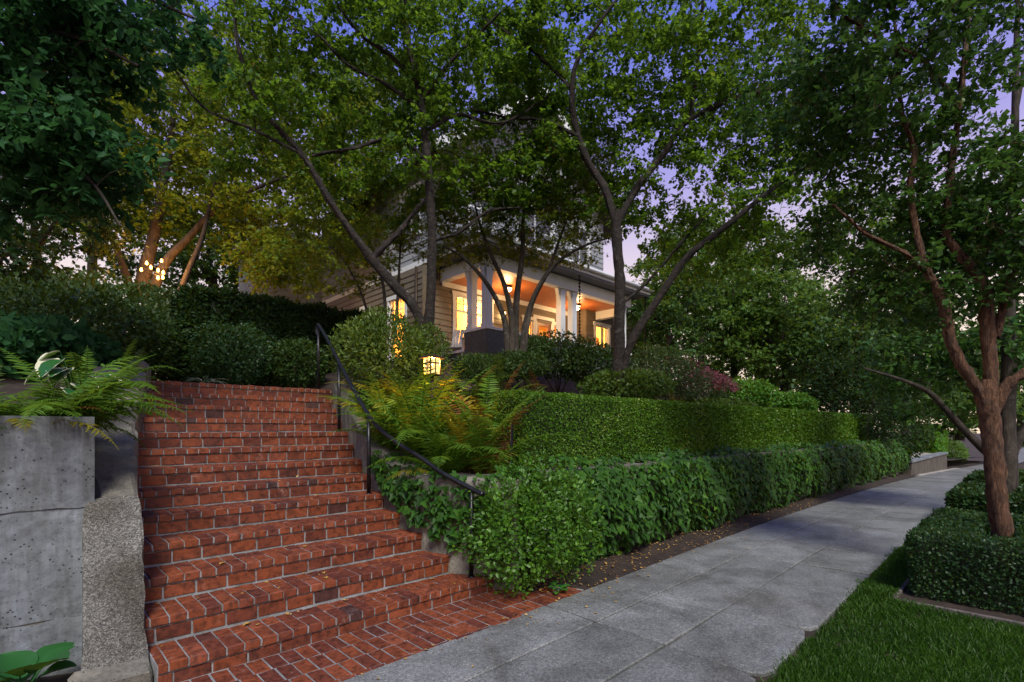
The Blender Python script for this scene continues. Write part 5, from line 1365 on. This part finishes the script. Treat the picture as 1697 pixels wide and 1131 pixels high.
c = P(1527, 728, 27); clipped('far_hedge', 'small clipped hedge above the far driveway wall', [(c[0] - 1.2, c[0] + 2.4, c[1] - .6, c[1] + .6, .1, 1.5)], 700, .12, 'leaf_bright', round_=.15, cat='hedge')
c = P(1530, 762, 31); shrub('far_groundcover', 'sprawling green plant beside the far sidewalk', 'shrub', c + np.array([0, .5, 0]), (1.6, .8, .8), 2500, .14, 'ovate', 'leaf_bright', 44, base=-.5, lum=.2)
c = P(1585, 752, 38); shrub('far_groundcover', 'pale shrub at the vanishing end of the sidewalk', 'shrub', c + np.array([0, .5, 0]), (2.2, 1.2, 1.0), 2500, .17, 'ovate', 'leaf_far_pale', 45, base=-.8, lum=.2)

# driveway wall down the street
dw = tag(empty('driveway_wall', (0, 0, 0)), 'low stained concrete wall at the driveway past the ivy', 'wall')
dw.name = 'driveway_wall'
MB().box((23.2, 3.32, -.6), (33.0, 3.58, .30)).build('wall', 'stained_wall', dw)
MB().cbox((23.1, 3.28, .302), (33.1, 3.64, .38), .01).build('coping', 'concrete_wall', dw)
tag(MB().add([(23.3, 3.6, .33), (33.0, 3.6, .30), (36, 12, .9), (24.5, 12, .9)], [(0, 1, 2, 3)]).build('driveway', 'drive_concrete'), kind='structure')
sheet('gravel_strip', np.linspace(23, 36, 14), lambda x: sw_left(x), 3.33, .02, street_z, 'drive_concrete', 2)

# ---- ivy over the retaining wall
def ivy_points(n, xf, zf, yf):
    x, z = xf(n), zf(n); y = yf(x, z)
    return np.stack([x, y, z], 1)
n = 15000
x = 3.35 + 19.9 * RNG.random(n) ** 1.35
zr = RNG.random(n) ** .85
hem = .09 + .06 * np.sin(x * 2.3) + .06 * np.sin(x * 5.9 + 1) + .05 * np.sin(x * 13.1)
z = hem + (1.16 + .05 * np.sin(x * 3.1) + .04 * np.sin(x * 7.7) - hem) * zr
bulge = .14 + .20 * np.sin(np.clip((z - .1) / 1.1, 0, 1) * np.pi) + .05 * np.sin(x * 2.7) * np.sin(z * 5) + .04 * np.sin(x * 6.1 + z * 4)
y = 3.60 - bulge * RNG.random(n) ** .4 - .01
p = np.stack([x, y, z], 1)
over = z > 1.10
p[over, 1] += .34 * RNG.random(over.sum())
m = (x < 4.35) & (z < 1.0) & (y < 3.6) & (RNG.random(n) < .25); p, x, z, over = p[~m], x[~m], z[~m], over[~m]; n = len(p)
d = np.stack([RNG.normal(.15, .5, n), RNG.normal(-.35, .25, n), RNG.normal(-.75, .35, n)], 1); d[over, 2] += .5
nr = np.stack([RNG.normal(-.1, .35, n), np.full(n, -1.0), RNG.normal(.45, .3, n)], 1); nr[over, 2] += .8
sz = .090 * (.45 + .75 * RNG.random(n)) * (1 + .012 * np.clip(p[:, 0] - 6, 0, 20))
# ivy creeping on the right cheek wall beside the stairs
k = 620
cy = 3.45 + 1.75 * RNG.random(k) ** 1.3; frac = RNG.random(k)
ctop = cheek_r_top(cy) + .05; low = np.interp(cy, [3.45, 4.0, 4.6, 5.2], [.35, .45, .72, 1.05])
cz = low + (ctop - low) * frac
cp = np.stack([XR(cy) - .012 - .06 * RNG.random(k) + np.where(frac > .85, .3 * RNG.random(k), 0), cy, cz], 1)
cd = np.stack([RNG.normal(-.3, .3, k), RNG.normal(-.3, .5, k), RNG.normal(-.6, .4, k)], 1)
cn = np.stack([np.full(k, -1.0), RNG.normal(-.4, .4, k), RNG.normal(.6, .3, k)], 1)
csz = .085 * (.5 + .7 * RNG.random(k))
p, d, nr, sz = np.vstack([p, cp]), np.vstack([d, cd]), np.vstack([nr, cn]), np.concatenate([sz, csz])
ivy = tag(empty('ivy', (3.6, 3.5, 0)), 'thick dark green ivy draped over the retaining wall below the hedge', 'ivy')
ivy.location = (0, 0, 0)
app = sz / np.linalg.norm(p, axis=1) + (p[:, 1] < 3.5) * .002
near = np.argsort(-app)[:300]
rest = np.setdiff1d(np.arange(len(p)), near)
lv = [mesh_np('ivy_leaf', *(lambda v: (v[0], v[1]))(leaves_np(np.zeros((1, 3)), np.array([[0, 1.0, 0]]), np.array([[RNG.normal(0, .08), 0, 1.0]]), np.array([1.0]), 'ivy')), 'leaf_ivy') for _ in range(3)]
for q in near:
    dv = Vector(d[q]).normalized(); nv = Vector(nr[q]); nv = (nv - dv * nv.dot(dv)).normalized(); sv = dv.cross(nv)
    o = link('ivy_leaf', random.choice(lv), ivy)
    M = Matrix(((sv.x, dv.x, nv.x, 0), (sv.y, dv.y, nv.y, 0), (sv.z, dv.z, nv.z, 0), (0, 0, 0, 1)))
    o.matrix_world = Matrix.Translation(Vector(p[q])) @ M @ Matrix.Scale(float(sz[q]), 4)
leaf_obj('ivy_foliage', p[rest], d[rest], nr[rest], sz[rest], 'ivy', 'leaf_ivy', ivy)
V, F, off = [], [], 0
for k in range(60):
    x0 = 3.5 + 12 * random.random() ** 1.5; pts = [(x0, 3.85, 1.09)]
    pts += [(x0 + random.gauss(0, .12), 3.57, 1.0), (x0 + random.gauss(0, .2), 3.52, .7), (x0 + random.gauss(0, .3), 3.5, .35)]
    v, f = tube_np(smooth_path(pts, 10), np.linspace(.008, .003, 10), 4); V.append(v); F.append(f + off); off += len(v)
link('ivy_stem', mesh_np('ivy_stem', np.concatenate(V), np.concatenate(F), 'bark_dark', True), ivy)['kind'] = 'stuff'

# ---- ferns
def frond_mesh(e0, e1, mat, n=26, wid=.17, seed=0):
    rng = np.random.default_rng(seed)
    t = np.linspace(0, 1, 16); el = np.radians(e0 + (e1 - e0) * t ** 1.1)
    dx, dz = np.cos(el), np.sin(el)
    path = np.stack([np.concatenate([[0], np.cumsum(dx[:-1])]) / 15, .13 * math.sin(seed * 2.4 + 1) * t ** 1.8, np.concatenate([[0], np.cumsum(dz[:-1])]) / 15], 1)
    v0, f0 = tube_np(path, np.linspace(.006, .002, 16), 3)
    tt = np.repeat(np.linspace(.10, .985, n), 2); sd = np.tile([-1, 1], n)
    pos = np.stack([np.interp(tt, t, path[:, k]) for k in range(3)], 1)
    tan = np.stack([np.interp(tt, t, np.gradient(path[:, k], t)) for k in range(3)], 1); tan /= np.linalg.norm(tan, axis=1, keepdims=True)
    side = np.zeros_like(tan); side[:, 1] = sd
    nrm = np.cross(tan, np.tile([0, 1.0, 0], (len(tt), 1))); nrm *= np.sign(nrm[:, 2:3] + 1e-6)
    L = wid * np.clip(np.sin(np.pi * np.clip(tt * .88 + .14, 0, 1)) ** .8, .05, 1) * (.72 + .4 * rng.random(len(tt)))
    dv = side + tan * (.25 + .35 * tt[:, None]) - nrm * (.10 + .25 * rng.random((len(tt), 1))) + rng.normal(0, .11, tan.shape)
    v1, f1 = leaves_np(pos, dv, nrm + side * .15, L, 'pinna')
    return mesh_np('frond', np.vstack([v0, v1]), [f0] + [f + len(v0) for f in f1], mat)
FR = {m: [frond_mesh(a, b, m, 30, w, s) for s, (a, b, w) in enumerate(((72, -12, .15), (60, -38, .16), (45, -48, .15), (80, 25, .14), (68, -30, .13), (52, -30, .165)))] for m in ('leaf_fern', 'leaf_fern_gold', 'leaf_fern_brown', 'leaf_fern_dark')}
def fern(label, loc, size, n, mats, az=None, spread=360, group='sword ferns', low=0, up=0):
    root = tag(empty('fern', tuple(loc)), label, 'fern', group)
    for k in range(n):
        a = math.radians((az if az is not None else 0) + (k / n - .5) * spread + random.gauss(0, 12))
        m = random.choices(list(mats), weights=list(mats.values()))[0]
        link('frond', FR[m][random.choices((0, 1, 2, 3, 4, 5), weights=(2 + 2 * up, 2 - 1.5 * up, (2 + 3 * low) * (1 - .8 * up), 2 * (1 - low) + 3 * up, 2, (1.5 + low) * (1 - .6 * up)))[0]], root, (random.gauss(0, .03), random.gauss(0, .03), 0),
             (random.gauss(0, .15), random.gauss(0, .12), a), (size * random.uniform(.7, 1.15),) * 3)
    return root
GR = {'leaf_fern': 8, 'leaf_fern_gold': 1, 'leaf_fern_brown': .3}
BR = {'leaf_fern': 4, 'leaf_fern_gold': 1, 'leaf_fern_brown': 3}
DK = {'leaf_fern_dark': 6, 'leaf_fern_brown': 1.5, 'leaf_fern': 1}
hz = lambda x, y: (x, y, float(hill(x, y)) - .01)
fern('fern arching over the left corner of the grey wall', (-.10, 4.50, 1.46), .74, 22, {'leaf_fern_dark': 2, 'leaf_fern': 5, 'leaf_fern_gold': .3}, -25, 240, low=.7)
fern('fern drooping over the weathered cheek wall', (.27, 4.62, 1.50), .86, 22, {'leaf_fern_dark': 2, 'leaf_fern': 5, 'leaf_fern_brown': .4}, 10, 230, low=.8)
fern('small fern spilling over the lip of the grey wall', (-.22, 4.56, 1.50), .55, 16, {'leaf_fern_dark': 2, 'leaf_fern': 4}, -80, 200, low=.9)
fern('small fern at the right corner of the grey wall', (.18, 4.58, 1.50), .6, 16, {'leaf_fern_dark': 2, 'leaf_fern': 4, 'leaf_fern_brown': .4}, -20, 200, low=.9)
fern('fern at the far left edge of the planter', (-.40, 4.7, 1.46), .70, 16, {'leaf_fern_dark': 3, 'leaf_fern': 4}, -30, 260, low=.5)
fern('fern fronds behind the variegated hosta', (.42, 5.9, 1.68), .75, 14, {'leaf_fern': 4, 'leaf_fern_dark': 3}, 20, 260)
fern('bright fern beside the rounded cheek post', (.82, 6.9, 2.05), .55, 10, {'leaf_fern': 4, 'leaf_fern_dark': 1}, 20, 200)
def at(px, py, d):
    q = P(px, py, d)
    if q[0] > 3.7 and q[1] < 5.0: q = P(px, py, d * 5.05 / q[1])
    return hz(q[0], q[1])
fern('tall upright fern right in front of the lantern', at(700, 700, 5.75), 1.3, 30, {'leaf_fern_gold': 1, 'leaf_fern': 7, 'leaf_fern_brown': .4}, up=.8)
fern('green fern between the handrail and the lantern', at(650, 690, 6.0), 1.2, 28, GR, up=.8)
fern('green fern spreading low in front of the lantern post', at(735, 760, 5.3), .95, 28, GR, low=.4)
fern('fern with rusty brown fronds left of the garden stake', at(800, 740, 5.4), 1.1, 24, BR, up=.8)
fern('arching fern right of the lantern above the hedge', at(805, 660, 6.4), 1.35, 26, {'leaf_fern': 6, 'leaf_fern_gold': 2, 'leaf_fern_brown': 1}, up=.8)
fern('fern tucked against the rounded end of the clipped hedge', at(845, 690, 5.9), .95, 18, {'leaf_fern': 2, 'leaf_fern_brown': 3})
fern('small fern leaning over the top of the cheek wall', at(618, 660, 6.9), .7, 12, GR, up=.5)
fern('upright fern close behind the lantern', at(690, 650, 6.9), 1.2, 22, {'leaf_fern_gold': 3, 'leaf_fern': 3}, up=.8)
for k, (x, y, d, s, lab) in enumerate(((870, 640, 7.4, .95, 'dark fern in the row behind the hedge, left end'), (915, 645, 7.8, .9, 'dark fern behind the hedge below the slender maple'), (960, 650, 7.8, .9, 'dark fern behind the hedge left of the forked cherry'),
                                       (1075, 660, 8.0, .9, 'bronze fern behind the hedge right of the forked cherry'), (1120, 665, 8.4, .9, 'bronze fern below the silvery shrub'), (1165, 668, 8.8, .85, 'bronze fern below the pink blossoms'), (900, 620, 9.0, .8, 'fern on the slope under the slender maple'), (830, 615, 8.5, .9, 'fern on the slope below the pillar base'),
                                       (770, 620, 7.8, .85, 'fern on the slope right behind the lantern'), (985, 640, 7.2, .8, 'fern at the root of the forked cherry'))):
    fern(lab, at(x, y, d), s * 1.25, 18, DK if k not in (3, 4, 5) else {'leaf_fern_dark': 3, 'leaf_fern_brown': 3, 'leaf_fern_gold': .6})

# ---- hosta with cream margins, large-leaved plants
def broad_leaf(name, L, W, mat_in, mat_rim, rim=.72, curl=.18, seed=0):
    rng = np.random.default_rng(seed); k = 10
    t = np.linspace(0, 1, k); w = W * np.sin(np.pi * np.clip(t, .02, .995) ** .75) ** .8
    zc = L * (.25 * t - curl * 2.2 * t ** 2)
    vs, fs, mi = [], [], []
    for i in range(k):
        for u in (-1, -rim, 0, rim, 1): vs.append((u * w[i], t[i] * L, zc[i] + abs(u) ** 1.5 * w[i] * .35 + rng.normal(0, .002)))
    for i in range(k - 1):
        for j in range(4): fs.append((i * 5 + j, i * 5 + j + 1, (i + 1) * 5 + j + 1, (i + 1) * 5 + j)); mi.append(1 if j in (0, 3) else 0)
    me = bpy.data.meshes.new(name); me.from_pydata(vs, [], fs); me.materials.append(MATS[mat_in]); me.materials.append(MATS[mat_rim])
    me.polygons.foreach_set('material_index', mi); me.polygons.foreach_set('use_smooth', [True] * len(fs)); me.update()
    return me
def rosette(name, label, loc, meshes, n, tilt=(.2, .9), stem=.1, az=None, spread=360, lift=.15):
    root = tag(empty(name, tuple(loc)), label, 'plant')
    for k in range(n):
        a = math.radians((az if az is not None else 0) + (k / n - .5) * spread + random.gauss(0, 15)); ti = random.uniform(*tilt); r = stem * random.uniform(.4, 1.3); z = lift * random.uniform(.4, 1.2)
        lf = link('leaf', random.choice(meshes), root, (math.cos(a) * r, math.sin(a) * r, z), (ti * .6, 0, a - math.pi / 2), (random.uniform(.75, 1.15),) * 3)
        MB().tube([(0, 0, 0), (math.cos(a) * r * .5, math.sin(a) * r * .5, z * .7), (math.cos(a) * r, math.sin(a) * r, z)], .004, 5).build('leaf_stalk', 'leaf_hosta', root)
    return root
hl = [broad_leaf('leaf', .20, .085, 'leaf_hosta', 'leaf_cream', .72, .12, s) for s in range(3)]
rosette('hosta', 'variegated hosta with cream-edged leaves behind the left ferns', (.32, 5.2, 1.62), hl, 15, (-1.5, -.4), .13, az=-95, spread=230, lift=.42)
gl = [broad_leaf('leaf', .20, .09, 'leaf_hosta', 'leaf_hosta', .6, .1, s + 5) for s in range(3)]
rosette('bergenia', 'broad glossy green leaves at the foot of the grey wall', (.02, 3.90, .0), gl, 10, (.1, .8), .08, lift=.17)
cl3 = [broad_leaf('leaf', .075, .04, 'leaf_bright', 'leaf_hosta', .55, .15, s + 9) for s in range(2)]
rosette('cyclamen', 'small clump of marbled heart-shaped leaves beside the brick landing', (3.53, 3.07, .03), cl3, 8, (-.1, .6), .05, lift=.05)
rl = [broad_leaf('leaf', .26, .03, 'leaf_hosta', 'leaf_cream', .7, .25, s + 20) for s in range(2)]
rosette('striped_lily', 'small plant with narrow pale-edged leaves at the top step', (2.0, 8.75, 2.14), rl, 14, (.2, .9), .04, lift=.10)

# ---- fallen leaves
fl = [broad_leaf('fallen_leaf', .055, .016, 'leaf_fallen', 'leaf_fallen', .6, .1, s + 30) for s in range(2)]
for k, (px, py, s) in enumerate(((364, 936, 3), (535, 949, 2), (540, 957, 2), (690, 815, 5), (527, 821, 5), (415, 1033, 1))):
    y = NY1 + (s - 1) * NT + .15; z = s * NH + .004
    dd = (z - CAM_H) / ((HOR - py) / F_PX); q = P(px, py, dd)
    o = link('fallen_leaf', fl[k % 2], None, (q[0], q[1], z + .002), (0, 0, random.random() * 6))
    tag(o, ('yellow fallen leaf on the third brick step, left of centre', 'larger yellow fallen leaf near the middle of the second step', 'tiny fallen leaf beside the larger one on the second step', 'fallen leaf by the handrail post on the fifth step', 'fallen leaf on the fifth step near the middle', 'small dry leaf on the lowest step')[k], 'leaf', 'fallen leaves on the stairs')
n = 900
x = 3.4 + 12 * RNG.random(n) ** 1.4; w = RNG.random(n) ** .8
pa = np.stack([x, sw_left(x) + .02 + w * .5, street_z(x) + .02 + .07 * w ** 1.5 + .008], 1)
n2 = 700
x2 = 3.5 + 8 * RNG.random(n2) ** 1.6; y2 = 3.75 + .9 * RNG.random(n2); pb_ = np.stack([x2, y2, hill(x2, y2) + .025], 1)
pp = np.vstack([pa, pb_]); k = len(pp)
n3 = 130
sx_ = RNG.integers(1, 9, n3); y3 = NY1 + (sx_ - 1) * NT + .33 - .3 * RNG.random(n3) ** 3; x3 = XL(y3) + .05 + (XR(y3) - XL(y3) - .1) * RNG.random(n3)
pc = np.stack([x3, y3, sx_ * NH + .006], 1)
x4 = 1.2 + 9 * RNG.random(140); y4 = sw_left(x4) - .5 * RNG.random(140) ** 3; pd_ = np.stack([x4, y4, street_z(x4) + .042], 1)
pp = np.vstack([pp, pc, pd_]); k = len(pp)
tag(leaf_obj('leaf_litter', pp, rand_unit(k) * np.array([1, 1, .15]), np.array([0, 0, 1.0]) + rand_unit(k) * .3, .03 * (.4 + RNG.random(k)), 'diamond', 'leaf_fallen'), 'scattered dry leaf litter on the dark soil', 'leaf litter', None, 'stuff')
